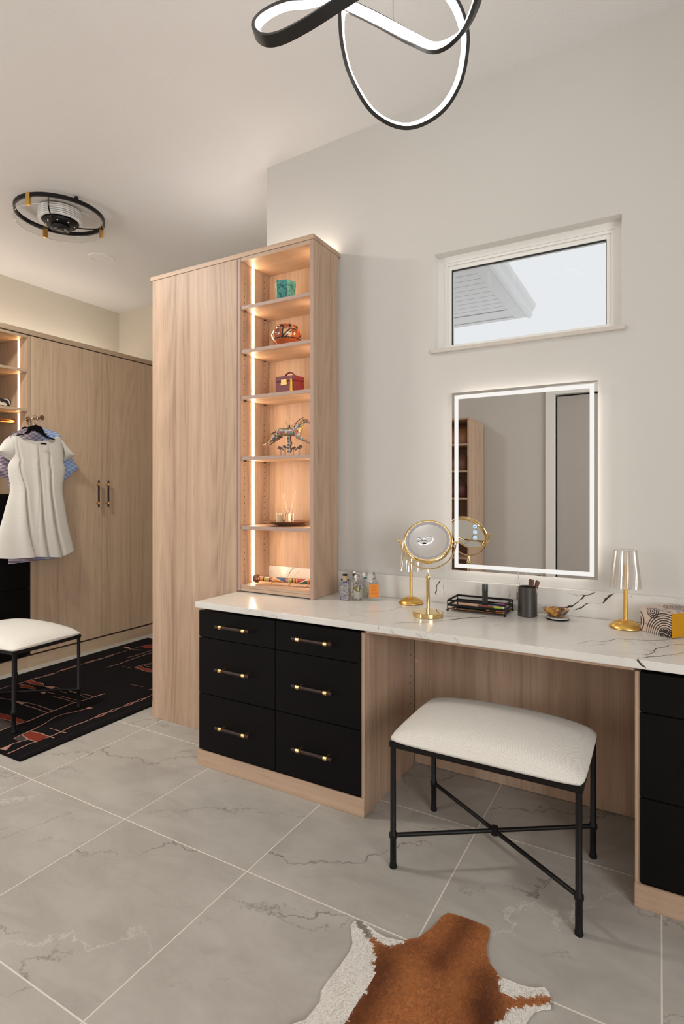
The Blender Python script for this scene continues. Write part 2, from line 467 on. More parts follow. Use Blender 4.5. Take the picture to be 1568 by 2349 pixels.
window('window_added_rear', -4.5, -3.0, 0.75, 2.25, 0, 1, 0, (0, YB + .1, 0))  # unseen window added around the rear fill light
struct('wall_hall', MB().box((dx0 - .6, YB - 1.2, 0), (dx1 + .6, YB - 1.1, 2.6)).box((dx0 - .7, YB - 1.2, 0), (dx0 - .6, YB, 2.6)).box((dx1 + .6, YB - 1.2, 0), (dx1 + .7, YB, 2.6)).box((dx0 - .7, YB - 1.2, 2.6), (dx1 + .7, YB, 2.7)).box((dx0 - .7, YB - 1.2, -.05), (dx1 + .7, YB - .1, -.0015)), M_WALL)
# door in the rear wall: casing, open leaf, dark frame
c_ = MB()
c_.box((dx0 - .10, RY, 0), (dx0, RY + .02, dz + .1)); c_.box((dx1, RY, 0), (dx1 + .10, RY + .02, dz + .1)); c_.box((dx0, RY, dz), (dx1, RY + .02, dz + .1))
struct('trim_1', c_, M_TRIM)
dl = MB().box((0, -0.02, 0.01), (0.832, 0.02, dz - .02), .002)
for z0, z1 in ((.2, 1.0), (1.15, 2.25)): dl.box((.13, .018, z0), (.67, .024, z1), .004)
door = dl.build('door_1', plain('grey_door_paint', sr(176, 170, 164), 0.45)); door['kind'] = 'structure'
door.location = (dx1 - .02, RY - .03, 0); door.rotation_euler = (0, 0, math.radians(184))
MB().cyl((.73, .03, 1.0), (.73, .06, 1.0), .012).ball((.73, .075, 1.0), .028).build('door_knob', M_STEEL, door, smooth=True)
for nm, a, b in (('baseboard_rear', (-2.3, RY, 0), (dx0 - .1, RY + .015, .13)), ('baseboard_side', (XR - .015, -.9, 0), (XR, 1.9, .13)), ('baseboard_left', (XL, YB, 0), (XL + .015, 1.2, .13))):
    struct(nm, MB().box(a, b, .003), M_TRIM)

# outside: eave of the neighbouring wing with plank soffit, fascia and gutter
ev = thing('roof_eave', 'white plank soffit and gutter corner seen through the high window', 'roof', (-1.33, 6.0, 3.1))
M_EAVE = plain('white_painted_eave', (0.74, 0.73, 0.72, 1), 0.5)
for k in range(28):
    y1 = -0.30 - k * .118
    MB().box((-1.25, y1 - .114, 0.0), (0.0, y1, .012), .003).build('plank', M_EAVE, ev)
MB().box((-1.25, -3.8, .012), (.1, .02, .03)).build('soffit_backing', plain('soffit_groove', (0.5, 0.5, 0.52, 1), .8), ev)
MB().box((0.0, -3.8, -.012), (.12, .02, .02), .003).box((-1.25, -.29, -.006), (0, -.06, .012), .002).box((-1.25, -.06, -.014), (.0, .02, .02), .002).build('fascia', M_EAVE, ev)
gp = [(.12, -.012), (.15, -.012), (.165, .01), (.168, .05), (.195, .085), (.20, .115), (.20, .13), (.12, .13)]
MB().prism(gp, 3.9, T(0, .06, 0) @ Matrix.Rotation(PI / 2, 4, 'X')).build('gutter', plain('white_aluminium_gutter', (0.78, 0.77, 0.76, 1), .4), ev)
struct('wall_outside', MB().box((-3.2, 4.2, 0), (-2.58, 5.7, 3.09)), M_TRIM)

# ------------------------------------------------------------------ tall wardrobe and lit display tower
TY = 2.215
tw = thing('wardrobe', 'tall light-wood wardrobe end beside the lit display shelves', 'wardrobe', (-2.18, TY, 0))
MB().box((-.31, .0, .0), (.3045, .02, 2.456), .001).build('door_panel', M_WZ, tw)
MB().box((-.31, .021, .0), (-.292, .60, 2.456)).box((.287, .021, 0), (.3045, .245, 2.456)).box((-.29, .58, 0), (.285, .60, 2.456)).build('side_panel', M_WZ, tw)
MB().box((-.325, .01, 0), (-.3105, .60, .085), .002).build('plinth', M_WY, tw)
ds = thing('display_shelves', 'narrow open light-wood shelf tower with glowing light strip, standing on the countertop', 'shelf', (-1.643, TY, .767))
x0, x1 = -.229, .229; H0 = 2.456 - .767
MB().box((x0, 0, 0), (x0 + .020, .235, H0), .0008).build('side_panel', M_WZ, ds)
MB().box((x1 - .019, 0, -.004), (x1, .235, H0), .0008).build('side_panel', M_WZ, ds)
MB().box((x0 + .021, .236, .103), (x1 - .020, .252, H0)).build('back_panel', M_WZ, ds)
MB().box((x0 + .021, .0005, H0 - .018), (x1 - .020, .235, H0)).build('top_panel', M_WX, ds)
MB().box((x0 + .021, .0005, .0005), (x1 - .020, .235, .016), .0005).box((x0 + .021, .0008, .017), (x1 - .020, .235, .031), .0005).build('bottom_panel', M_WX, ds)
SZ = [2.212, 1.989, 1.755, 1.447, 1.096]
for z in SZ:
    sh = MB().box((x0 + .023, .003, z - .767 - .018), (x1 - .022, .233, z - .767), .0006).build('shelf', M_WX, ds)
    e = MB().box((x0 + .023, .002, z - .767 - .0175), (x1 - .022, .0029, z - .767 - .0005)).build('edge_band', M_EDGE, sh)
    for yy in (.03, .193): MB().cyl((x0 + .0195, yy, z - .767 - .0215), (x0 + .032, yy, z - .767 - .0215), .0032, n=8).build('shelf_pin', M_HOLE, sh)
MB().box((x0 + .0002, -.0006, 0), (x0 + .0195, .0, H0)).box((x1 - .0185, -.0006, -.004), (x1 - .0003, .0, H0)).build('edge_band', M_EDGE, ds)
ph = MB()
for yy in (.030, .193):
    z = .86
    while z < 2.41:
        if all(not (-.035 < z - q < .01) for q in SZ): ph.cyl((x0 + .0195, yy, z - .767), (x0 + .0204, yy, z - .767), .0026, n=8)
        z += .032
ph.build('pin_holes', M_HOLE, ds, kind='stuff')
M_LED = glow('warm_light_strip', (1.0, 0.71, 0.45, 1), 44.0)
for xx in (x0 + .0202, x1 - .0196):
    led = MB()
    zs = [.035 + .767] + [q for s in sorted(SZ) for q in (s - .0195, s + .0015)] + [2.436]
    for a, b in zip(zs[0::2], zs[1::2]): led.box((xx - (.0002 if xx < 0 else .0014), .090, a - .767 + .001), (xx + .0006 + (.0014 if xx < 0 else 0), .106, b - .767 - .001))
    led.build('light_strip', M_LED, ds)
cap = MB().box((-2.507, TY - .001, 2.458), (-1.414, TY + .252, 2.481), .001).build('top_board', M_WX)
tag(cap, 'thin light-wood board capping the wardrobe and display shelves', 'board')
M_COVE = glow('cove_light_strip', (1.0, 0.90, 0.78, 1), 26.0)
cv = MB().box((-1.86, 2.425, 2.4815), (-1.45, 2.441, 2.4875)).build('cove_strip', M_COVE)
tag(cv, 'thin light strip lying on top of the display shelves against the wall', 'lamp')
MB().box((-2.505, TY + .2525, 2.458), (-1.89, TY + .60, 2.481), .001).build('top_panel', M_WX, tw, loc=(2.18, -TY, 0))
cv = MB().box((-2.46, 2.60, 2.4815), (-1.95, 2.63, 2.4875)).build('cove_strip', glow('wardrobe_cove_strip', (1.0, 0.94, 0.88, 1), 24.0))
tag(cv, 'thin light strip lying on top of the tall wardrobe', 'lamp')

# ------------------------------------------------------------------ countertop
CT = .762
ct = thing('countertop', 'long white quartz countertop with dark cracked veins and upstand', 'countertop', (0, 0, CT))
MB().box((-1.869, 1.910, -.027), (1.86, 2.468, 0), .003).build('slab', M_QUARTZ, ct)
MB().box((-1.869, 2.450, .0003), (1.86, 2.468, .107), .0015).build('upstand', M_QUARTZ, ct)
def z5(x, y): return (760 + x / 4.612, 1170 + y / 4.612)
def z6(x, y): return (1000 + x / 4.612, 1300 + y / 4.612)
def z7(x, y): return (1320 + x / 6.323, 1230 + y / 6.323)
def zt(x, y): return (530 + x / 6.03, 1080 + y / 6.03)
rv = random.Random(3)
def vein(pts, wd, plane, mb, jit=.0022):
    """narrow crack inlaid in the slab: a thin strip of uneven width"""
    q = [at(*p, **plane) for p in pts]; P2 = []
    for a, b in zip(q[:-1], q[1:]):
        n = max(2, int((b - a).length / .008))
        for i in range(n): P2.append(a.lerp(b, i / n))
    P2.append(q[-1])
    nrm = Vector((0, 0, 1)) if 'Z' in plane else Vector((0, -1, 0))
    V = []
    for i, p in enumerate(P2):
        t = (P2[min(i + 1, len(P2) - 1)] - P2[max(i - 1, 0)]).normalized(); sd = t.cross(nrm).normalized()
        e = min(i, len(P2) - 1 - i) / 3.0
        ww = wd * min(1, .25 + e) * rv.uniform(.35, 1.3)
        c = p + sd * rv.uniform(-jit, jit) * min(1, e) + nrm * .0003 - Vector((0, 0, CT))
        V += [c + sd * ww / 2, c - sd * ww / 2]
    mb.add(V, [(2 * i, 2 * i + 1, 2 * i + 3, 2 * i + 2) for i in range(len(P2) - 1)])
va, vb = MB(), MB()
TOP = dict(Z=CT); FR = dict(Y=1.910); UP = dict(Y=2.450)
A1 = [z5(*p) for p in ((645, 1205), (760, 1190), (940, 1195), (1080, 1175), (1240, 1165), (1310, 1155), (1400, 1145), (1500, 1135))] + [z6(*p) for p in ((130, 565), (200, 555), (300, 545), (400, 540), (480, 535), (560, 520))]
vein(A1[:5], .0025, TOP, va); vein(A1[4:], .0045, TOP, va)
vein([z5(*p) for p in ((455, 1070), (600, 1070), (680, 1040), (790, 1020))], .002, TOP, vb)
vein([z5(*p) for p in ((300, 1085), (455, 1070), (560, 1080))], .0015, TOP, vb)
vein([z7(*p) for p in ((0, 1570), (100, 1545), (240, 1510), (330, 1535))], .003, TOP, vb)
vein([z7(*p) for p in ((60, 1580), (200, 1580), (360, 1570), (480, 1550))], .002, TOP, vb)
vein([z7(*p) for p in ((350, 1535), (470, 1525), (570, 1490), (650, 1490))], .004, TOP, va)
vein([z7(*p) for p in ((690, 1500), (780, 1495), (860, 1505))], .006, TOP, va)
vein([z7(*p) for p in ((860, 1505), (1100, 1512), (1300, 1505), (1390, 1495))], .003, TOP, va)
vein([z7(*p) for p in ((960, 1765), (1080, 1750), (1200, 1745), (1300, 1725))], .006, TOP, va)
vein([z7(*p) for p in ((1300, 1725), (1440, 1720), (1568, 1685))], .003, TOP, vb)
vein([z7(*p) for p in ((1010, 1730), (1090, 1700), (1150, 1685), (1125, 1655), (1190, 1620), (1330, 1600), (1350, 1580))], .004, TOP, va)
vein([z7(*p) for p in ((1350, 1580), (1500, 1570), (1568, 1560))], .003, TOP, va)
vein([z7(*p) for p in ((915, 1770), (893, 1795), (920, 1835), (945, 1870), (990, 1890), (1020, 1915))], .006, FR, va)
vein([z5(*p) for p in ((500, 1225), (492, 1270))], .004, FR, va)
vein([z5(*p) for p in ((1155, 735), (1140, 765), (1112, 790), (1110, 840), (1100, 870), (1108, 910))], .0045, UP, va)
vein([z5(*p) for p in ((1190, 750), (1185, 800), (1190, 870), (1195, 900))], .0025, UP, vb)
vein([z6(*p) for p in ((1340, 432), (1430, 420), (1480, 390), (1510, 360))], .0075, UP, va)
vein([z6(*p) for p in ((1510, 360), (1545, 330), (1568, 305))] + [z7(*p) for p in ((100, 865), (170, 860), (230, 835), (300, 805))], .005, UP, va)
vein([z6(*p) for p in ((1390, 280), (1440, 290), (1495, 305), (1490, 325))], .002, UP, vb)
vein([z6(*p) for p in ((1495, 305), (1568, 295))] + [z7(*p) for p in ((60, 850), (100, 865))], .002, UP, vb)
vein([z6(*p) for p in ((1445, 462), (1500, 445))] + [z7(*p) for p in ((0, 1062), (60, 1050), (110, 1020), (160, 975), (240, 968))], .004, UP, va)
vein([z7(*p) for p in ((240, 968), (310, 978), (390, 970))], .0025, UP, va)
vein([z7(*p) for p in ((390, 970), (460, 890), (560, 825))], .008, UP, va)
vein([z7(*p) for p in ((810, 855), (795, 870), (810, 885))], .002, UP, vb)
vein([zt(*p) for p in ((775, 1485), (800, 1430), (850, 1348), (900, 1360))], .003, UP, va)
vein([zt(*p) for p in ((870, 1480), (900, 1430), (950, 1380))], .002, UP, vb)
va.build('dark_vein', M_VEIN, ct, kind='stuff'); vb.build('pale_vein', M_VEIN2, ct, kind='stuff')

# ------------------------------------------------------------------ drawer cabinets under the counter
def bar_pull(parent, L=.192):
    """bar handle: dark knurled rod (along X) in two brass collars on posts; front is -Y"""
    yb = -.032
    b = MB().cyl((-L / 2, yb, 0), (L / 2, yb, 0), .0074, n=16).build('handle', M_BAR, parent, smooth=True)
    for s in (-1, 1):
        xx = s * L * .345
        MB().cyl((xx - .008, yb, 0), (xx + .008, yb, 0), .0088, n=16).cyl((xx, yb + .006, 0), (xx, 0.0, 0), .0045, n=10).build('handle_collar', M_BRASS, parent, smooth=True)
    return b
DZ = [(.5985, .7190), (.3385, .5955), (.0775, .3355)]
def cabinet(x0, x1, cols, label, rp=.0135, lp=.0055):
    t = thing('drawer_cabinet', label, 'cabinet', ((x0 + x1) / 2, 1.94, 0)); m = (x0 + x1) / 2
    MB().box((x0 - m, .0, .0), (x0 - m + .016, .508, .7185), .0008).build('side_panel', M_WZ, t)
    MB().box((x1 - m - .016, .0, .0), (x1 - m, .508, .7185), .0008).build('side_panel', M_WZ, t)
    MB().box((x0 - m - .001, -.008, .0), (x1 - m + .001, -.0005, .073), .001).build('plinth', M_WX, t)
    MB().box((x0 - m + .017, .02, .0), (x1 - m - .017, .03, .718)).build('inner_frame', M_BLACK, t)
    for a, b in cols:
        for (z0, z1) in DZ:
            d = MB().box((-(b - a) / 2, -.006, z0), ((b - a) / 2, .013, z1), .0012).build('drawer', M_BLACK, t, loc=((a + b) / 2 - m, 0, 0))
            hd = bar_pull(d)
            zz = (z0 + z1) / 2 if z1 > .7 else z1 - .127
            for c in d.children: c.location = (0 if a > -1.5 else 0, -.006, zz if z1 < .7 else .663)
    return t
cl = cabinet(-1.872, -1.0015, [(-1.8650, -1.4295), (-1.4270, -1.0165)], 'black six-drawer cabinet with brass-collared bar handles under the left of the counter')
for d in [c for c in cl.children if c.name.startswith('drawer')]:
    for c in d.children: c.location.x = .006 if d.location.x < 0 else -.003
cr = cabinet(-.0685, .88, [(-.0550, .4050), (.4075, .8655)], 'black drawer cabinet at the right edge beyond the kneehole')
# pin holes on the cabinet side facing the kneehole
ph = MB()
for yy in (1.985, 2.40):
    for k in range(20):
        z = .10 + .032 * k
        ph.cyl((0.0, yy - 1.94, z), (.0008, yy - 1.94, z), .0026, n=8)
ph.build('pin_holes', M_HOLE, cl, kind='stuff', loc=(-1.0015 + 1.43675, 0, 0))
kp = thing('kneehole_back', 'wood-grained panel closing the back of the kneehole', 'panel', (-.535, 2.449, 0))
MB().box((-.465, .0, .003), (.465, .018, .7185)).build('panel', M_WZ, kp)
for z in (.19, .48):
    for xx in (-.456, .456):
        MB().cyl((xx, -.004, z), (xx, .0, z), .0085, n=14).build('connector', plain('pale_connector', sr(190, 170, 145), .5), kp)
us = MB().box((-1.0, 1.942, .7192), (-.070, 2.448, .7345), .0008).build('support_board', M_WX)
tag(us, 'thin wooden board under the countertop spanning the kneehole', 'board')

# ------------------------------------------------------------------ lit vanity mirror
vm = thing('vanity_mirror', 'frameless rectangular wall mirror with glowing border above the countertop', 'mirror', (-.5175, 2.44, 1.316))
mw, mh = .3005, .3985
MB().box((-mw, 0, -mh), (mw, .005, mh)).build('mirror_glass', M_MIRROR, vm)
M_BAND = glow('frosted_light_band', (1.0, 0.97, 0.93, 1), 0.76)
b = MB(); i0, i1 = .012, .030
b.box((-mw + i0, -.0006, -mh + i0), (-mw + i1, 0, mh - i0)).box((mw - i1, -.0006, -mh + i0), (mw - i0, 0, mh - i0))
b.box((-mw + i1, -.0006, -mh + i0), (mw - i1, 0, -mh + i1)).box((-mw + i1, -.0006, mh - i1), (mw - i1, 0, mh - i0))
b.build('light_band', M_BAND, vm)
MB().box((-mw + .035, .005, -mh + .035), (mw - .035, .029, mh - .035)).build('backing_box', M_WHITEP, vm)
M_HALO = glow('halo_light_strip', (1.0, 0.94, 0.87, 1), 6.0)
b = MB(); e = .034
b.box((-mw + e - .004, .008, -mh + e), (-mw + e, .024, mh - e)).box((mw - e, .008, -mh + e), (mw - e + .004, .024, mh - e))
b.box((-mw + e, .008, -mh + e - .004), (mw - e, .024, -mh + e)).box((-mw + e, .008, mh - e), (mw - e, .024, mh - e + .004))
b.build('halo_strip', M_HALO, vm)
M_ICON = glow('blue_white_touch_key', (0.55, 0.78, 1.0, 1), .9)
M_ICOND = plain('touch_key_symbol', sr(60, 110, 170), .4)
for k, (v) in enumerate((1208, 1221, 1234)):
    p = at(1089, v, Y=2.44) - vm.location
    bt = MB().prism([(x * .0080, y * .0080) for x, y in ((-.7, -1), (.7, -1), (1, -.7), (1, .7), (.7, 1), (-.7, 1), (-1, .7), (-1, -.7))], .0006, T(p.x, -.0001, p.z) @ Matrix.Rotation(PI / 2, 4, 'X')).build('touch_key', M_ICON, vm)
    sy = MB()
    if k == 0:
        for a in range(8):
            if a % 2: continue
            sy.box((-.001, 0, -.006), (.001, .0003, -.003), M=T(p.x, -.0011, p.z) @ Matrix.Rotation(a * PI / 4 + PI / 4, 4, 'Y'))
        sy.cyl((p.x, -.0012, p.z), (p.x, -.0008, p.z), .0022, n=12)
    elif k == 1: sy.box((p.x - .004, -.0011, p.z - .0045), (p.x + .004, -.0008, p.z - .0035)).box((p.x - .004, -.0011, p.z + .0035), (p.x + .004, -.0008, p.z + .0045)).box((p.x - .0045, -.0011, p.z - .0045), (p.x - .0035, -.0008, p.z + .0045)).box((p.x + .0035, -.0011, p.z - .0045), (p.x + .0045, -.0008, p.z + .0045))
    else: sy.box((p.x - .005, -.0011, p.z - .004), (p.x + .005, -.0008, p.z - .002)).box((p.x - .005, -.0011, p.z + .002), (p.x + .005, -.0008, p.z + .004))
    sy.build('key_symbol', M_ICOND, bt)

# ------------------------------------------------------------------ stools
def make_stool(label, loc, rz, group=None):
    t = thing('vanity_stool', label, 'stool', loc, rz)
    lx, ly = .291, .195
    rows = []; nu, nv = 28, 20; hx, hy = lx + .014, ly + .014
    def sgn(a): return -1 if a < 0 else 1
    cu = MB(); top = []
    for j in range(nv + 1):
        row = []
        for i in range(nu + 1):
            a = -1 + 2 * i / nu; b2 = -1 + 2 * j / nv
            ex = (1 - abs(a) ** 5) ; ey = (1 - abs(b2) ** 5)
            # rounded rectangle in plan
            x = a * hx; y = b2 * hy
            pin = .010 * (abs(a) ** 8) * (abs(b2) ** 8)
            x -= sgn(a) * pin; y -= sgn(b2) * pin
            z = .438 + .026 * (min(ex, 1) ** .5) * (min(ey, 1) ** .5) + .040 * (1 - a * a) ** .8 * (1 - b2 * b2) ** .5 * .9 + .006 * (1 - abs(b2) ** 2)
            row.append((x, y, z))
        top.append(row)
    cu.grid(top)
    # skirt and underside
    loop = [top[0][i] for i in range(nu + 1)] + [top[j][nu] for j in range(1, nv + 1)] + [top[nv][i] for i in range(nu - 1, -1, -1)] + [top[j][0] for j in range(nv - 1, 0, -1)]
    n = len(loop); R = [loop, [(x * 1.006, y * 1.008, .436) for x, y, z in loop], [(x * 1.0, y * 1.0, .430) for x, y, z in loop], [(x * .985, y * .985, .427) for x, y, z in loop]]
    cu.grid([list(q) for q in R], closed_u=True); cu.add(R[-1], [tuple(range(n))])
    c = cu.build('cushion', M_BOUCLE, t, smooth=70)
    fr = MB(); z0, z1 = .408, .427
    fr.box((-lx - .011, -ly - .010, z0), (lx + .011, -ly + .010, z1), .002).box((-lx - .011, ly - .010, z0), (lx + .011, ly + .010, z1), .002)
    fr.box((-lx - .011, -ly + .010, z0), (-lx + .009, ly - .010, z1)).box((lx - .009, -ly + .010, z0), (lx + .011, ly - .010, z1))
    fr.build('seat_frame', M_STEEL, t)
    for sx in (-1, 1):
        for sy in (-1, 1):
            x, y = sx * lx, sy * ly
            prof = [(.0118, 0), (.0128, .004), (.0118, .012), (.0105, .016), (.0104, .098), (.0135, .102), (.0140, .109), (.0132, .116), (.0098, .121), (.0092, .408)]
            MB().lathe(prof, 16, T(x, y, 0)).build('leg', M_STEEL, t, smooth=True)
    for s in (-1, 1):
        MB().cyl((-lx, -ly * s, .109), (lx, ly * s, .109), .0072, n=12).build('stretcher', M_STEEL, t, smooth=True)
    MB().cyl((0, 0, .096), (0, 0, .122), .013, n=14).build('stretcher_joint', M_STEEL, t, smooth=True)
    return t
st1 = make_stool('ivory upholstered stool with black metal legs pulled up to the vanity kneehole', (-.4945, 1.925, 0), 0)
st2 = dup(st1, (-3.232, 1.870, .0092), math.radians(3.0), 'ivory upholstered stool with black metal legs standing on the dark patterned rug')

# ------------------------------------------------------------------ patterned rug in the closet
rug = thing('area_rug', 'black area rug with thin pink line pattern and rust blocks', 'rug', (-3.225, 2.45, 0))
def rug_mat():
    k = Nodes('black_woven_rug'); vec = k.coords('Object'); m = k.n.new('ShaderNodeMapping'); m.inputs['Scale'].default_value = (500, 40, 1); k.link(vec, m.inputs[0])
    a = k.noise(m.outputs[0], 1.0, 3); bb = k.noise(vec, 5, 4)
    c = k.mix(bb, (0.003, 0.0027, 0.0034, 1), (0.008, 0.0065, 0.007, 1))
    sp = k.ramp(a, (0.70, (0, 0, 0, 1)), (0.80, (0.045, 0.045, 0.05, 1)))
    k.link(k.mix(1.0, c, sp, 'ADD'), k.b.inputs['Base Color']); k.b.inputs['Roughness'].default_value = .95; k.b.inputs['Specular IOR Level'].default_value = .1
    k.bump(k.noise(vec, 600, 2), .4, .002); return k.m
rc = [at(41, 1747, Z=0), at(350, 1624, Z=0)]
RX0, RX1, RY0, RY1 = -3.850, -2.612, 1.535, 3.375
MB().box((RX0 + 3.225, RY0 - 2.45, 0.0005), (RX1 + 3.225, RY1 - 2.45, .008), .002).build('rug_body', rug_mat(), rug)
# stitched edge and the line pattern, laid from the photograph onto the floor plane
def zr(x, y): return (x / 4.3556, 1250 + y / 4.3556)
M_PINK = plain('dusty_pink_yarn', sr(178, 134, 118), .95, var=.35, scale=400, bump=.3, spec=.1)
M_RUST = plain('rust_yarn', sr(128, 56, 42), .95, var=.45, scale=300, bump=.3, spec=.1)
M_GREYY = plain('charcoal_yarn', sr(74, 66, 64), .95, var=.5, scale=300, spec=.1)
RO = Vector((-3.225, 2.45, 0))
def rug_strip(mb, pts, wd, tz=.0085, jit=.0015):
    q = []
    for a, b2 in zip(pts[:-1], pts[1:]):
        A, B = at(*zr(*a), Z=.008), at(*zr(*b2), Z=.008); n = max(1, int((B - A).length / .02))
        q += [A.lerp(B, i / n) for i in range(n)]
    q.append(at(*zr(*pts[-1]), Z=.008)); V = []
    for i, p in enumerate(q):
        t = q[min(i + 1, len(q) - 1)] - q[max(i - 1, 0)]; t.z = 0; t.normalize(); sd = Vector((t.y, -t.x, 0))
        w_ = wd * .8 * rv.uniform(.75, 1.2); c = p + sd * rv.uniform(-jit, jit) - RO; c.z = tz
        c.x = min(max(c.x, RX0 - RO.x + .01), RX1 - RO.x - .01); c.y = min(max(c.y, RY0 - RO.y + .01), RY1 - RO.y - .01)
        V += [c + sd * w_ / 2, c - sd * w_ / 2]
    mb.add(V, [(2 * i, 2 * i + 1, 2 * i + 3, 2 * i + 2) for i in range(len(q) - 1)])
def rug_poly(mb, pts, tz=.0088):
    V = []
    for p in pts:
        c = at(*zr(*p), Z=.008) - RO; c.z = tz
        c.x = min(max(c.x, RX0 - RO.x + .01), RX1 - RO.x - .01); V.append(c)
    mb.add(V, [tuple(range(len(V)))])
pk, ru, gy = MB(), MB(), MB()
def diamonds(pts, wd, fill):
    """chain of small diamonds along a line: pts are successive tips; fill marks the rust ones"""
    for k, (a, b2) in enumerate(zip(pts[:-1], pts[1:])):
        A = at(*zr(*a), Z=.008); B = at(*zr(*b2), Z=.008); t = (B - A); L = t.length; t.normalize(); sd = Vector((t.y, -t.x, 0)) * wd
        c1 = A.lerp(B, .38) + sd; c2 = A.lerp(B, .62) - sd
        q = [A, c1, B, c2]
        if fill[k]: ru.add([Vector((p.x - RO.x, p.y - RO.y, .0088)) for p in q], [(0, 1, 2, 3)])
        for u, v in ((A, c1), (c1, B), (B, c2), (c2, A)):
            d = (v - u).normalized(); s2 = Vector((d.y, -d.x, 0)) * .003; V = [u + s2, u - s2, v - s2, v + s2]
            pk.add([Vector((p.x - RO.x, p.y - RO.y, .009)) for p in V], [(0, 1, 2, 3)])
diamonds([(330, 1340), (430, 1315), (550, 1285)], .012, (0, 0))
rug_strip(pk, [(550, 1285), (590, 1262)], .005); diamonds([(590, 1262), (690, 1232)], .013, (1,))
diamonds([(690, 1232), (770, 1205)], .012, (0,))
rug_strip(pk, [(770, 1205), (850, 1182)], .005); diamonds([(850, 1182), (950, 1155)], .013, (1,))
diamonds([(950, 1155), (1045, 1128), (1140, 1095)], .012, (0, 0)); rug_strip(pk, [(1140, 1095), (1300, 1045), (1420, 1010)], .006)
rug_strip(pk, [(0, 1440), (60, 1420), (200, 1385), (330, 1340)], .006)
rug_poly(ru, [(1400, 1015), (1490, 995), (1530, 1005), (1530, 1035), (1460, 1033)]); rug_strip(pk, [(1400, 1015), (1490, 995), (1540, 1005)], .006)
rug_strip(pk, [(1240, 1025), (1300, 1040), (1410, 1052)], .007); rug_poly(pk, [(1235, 1022), (1285, 1020), (1310, 1042)])
rug_strip(pk, [(1270, 1128), (1390, 1095), (1520, 1050)], .007); rug_strip(pk, [(1065, 1225), (1200, 1185), (1380, 1120), (1520, 1075)], .008)
rug_poly(ru, [(1345, 1222), (1410, 1212), (1440, 1232), (1530, 1245), (1530, 1270), (1460, 1262)])
rug_strip(pk, [(1345, 1222), (1430, 1200), (1540, 1172)], .006); rug_strip(pk, [(1345, 1225), (1460, 1265), (1535, 1273)], .006); rug_strip(pk, [(1410, 1212), (1440, 1232), (1535, 1245)], .006)
rug_strip(pk, [(1225, 1215), (1310, 1232)], .004); rug_strip(pk, [(1300, 1393), (1430, 1420)], .003); rug_strip(pk, [(1420, 1198), (1530, 1228)], .005); rug_strip(pk, [(1460, 1190), (1530, 1205)], .005)
rug_strip(pk, [(1480, 1450), (1535, 1432)], .008)
# middle figure
rug_poly(ru, [(250, 1365), (310, 1352), (400, 1385), (440, 1395), (410, 1405), (330, 1392)]); rug_strip(pk, [(250, 1365), (330, 1395), (440, 1410), (510, 1440), (560, 1425), (680, 1450), (740, 1475), (900, 1505), (940, 1520)], .006)
rug_strip(pk, [(250, 1365), (310, 1350), (390, 1380), (430, 1385)], .006); rug_poly(pk, [(450, 1410), (550, 1418), (520, 1445)]); rug_poly(pk, [(395, 1385), (430, 1382), (440, 1410)])
rug_poly(ru, [(205, 1400), (280, 1402), (340, 1425), (350, 1442), (270, 1432), (205, 1420)]); rug_strip(pk, [(205, 1398), (290, 1402), (350, 1430), (350, 1445), (200, 1420)], .006)
rug_strip(pk, [(350, 1445), (390, 1458), (430, 1490), (460, 1468), (550, 1488)], .006); rug_poly(pk, [(385, 1458), (470, 1468), (435, 1492)])
rug_strip(pk, [(530, 1515), (640, 1540), (740, 1575)], .006); rug_strip(pk, [(605, 1510), (700, 1535), (800, 1562)], .006); rug_strip(pk, [(770, 1480), (870, 1535)], .005); rug_strip(pk, [(540, 1440), (660, 1480)], .005)
rug_strip(pk, [(0, 1530), (130, 1550), (190, 1580), (270, 1575), (400, 1610), (540, 1660)], .006); rug_strip(pk, [(130, 1550), (220, 1595), (330, 1625), (480, 1680)], .006)
rug_poly(pk, [(150, 1562), (270, 1577), (215, 1595)])
rug_strip(pk, [(-30, 1870), (100, 1815), (300, 1755), (470, 1680), (560, 1650), (700, 1590), (860, 1545), (1045, 1485)], .011)
rug_poly(ru, [(-20, 1685), (50, 1690), (140, 1720), (245, 1760), (200, 1785), (120, 1760), (40, 1740), (-20, 1735)]); rug_strip(pk, [(-20, 1683), (60, 1692), (245, 1760)], .006); rug_strip(pk, [(-20, 1738), (40, 1742), (200, 1788)], .006)
rug_poly(gy, [(0, 1745), (90, 1765), (180, 1790), (60, 1830), (0, 1850)])
# front figure
rug_strip(pk, [(135, 1938), (200, 1905), (300, 1860), (440, 1790), (540, 1725), (640, 1690), (760, 1665), (860, 1638)], .009)
rug_poly(pk, [(850, 1645), (880, 1618), (930, 1630), (880, 1640)])
rug_poly(ru, [(225, 1905), (310, 1862), (400, 1885), (490, 1918), (370, 1970), (290, 1945)], .0088); rug_strip(pk, [(300, 1860), (400, 1882), (540, 1932)], .008, .009); rug_strip(pk, [(225, 1905), (290, 1945), (370, 1972)], .008, .009)
rug_poly(gy, [(140, 1940), (220, 1905), (290, 1940), (190, 1965)], .0086)
rug_strip(pk, [(500, 1830), (560, 1850), (610, 1868), (665, 1880)], .007)
rug_strip(pk, [(75, 2088), (160, 2050), (290, 1990), (490, 1920), (610, 1868), (700, 1820), (840, 1770), (945, 1725)], .009)
rug_strip(pk, [(0, 2040), (80, 2010), (130, 1985), (200, 1965), (300, 1940)], .009); rug_poly(pk, [(0, 2040), (60, 2015), (120, 1995), (60, 2055)])
diamonds([(945, 1728), (1075, 1675)], .016, (1,)); diamonds([(1075, 1675), (1185, 1632)], .014, (0,)); rug_strip(pk, [(1185, 1632), (1240, 1612)], .006)
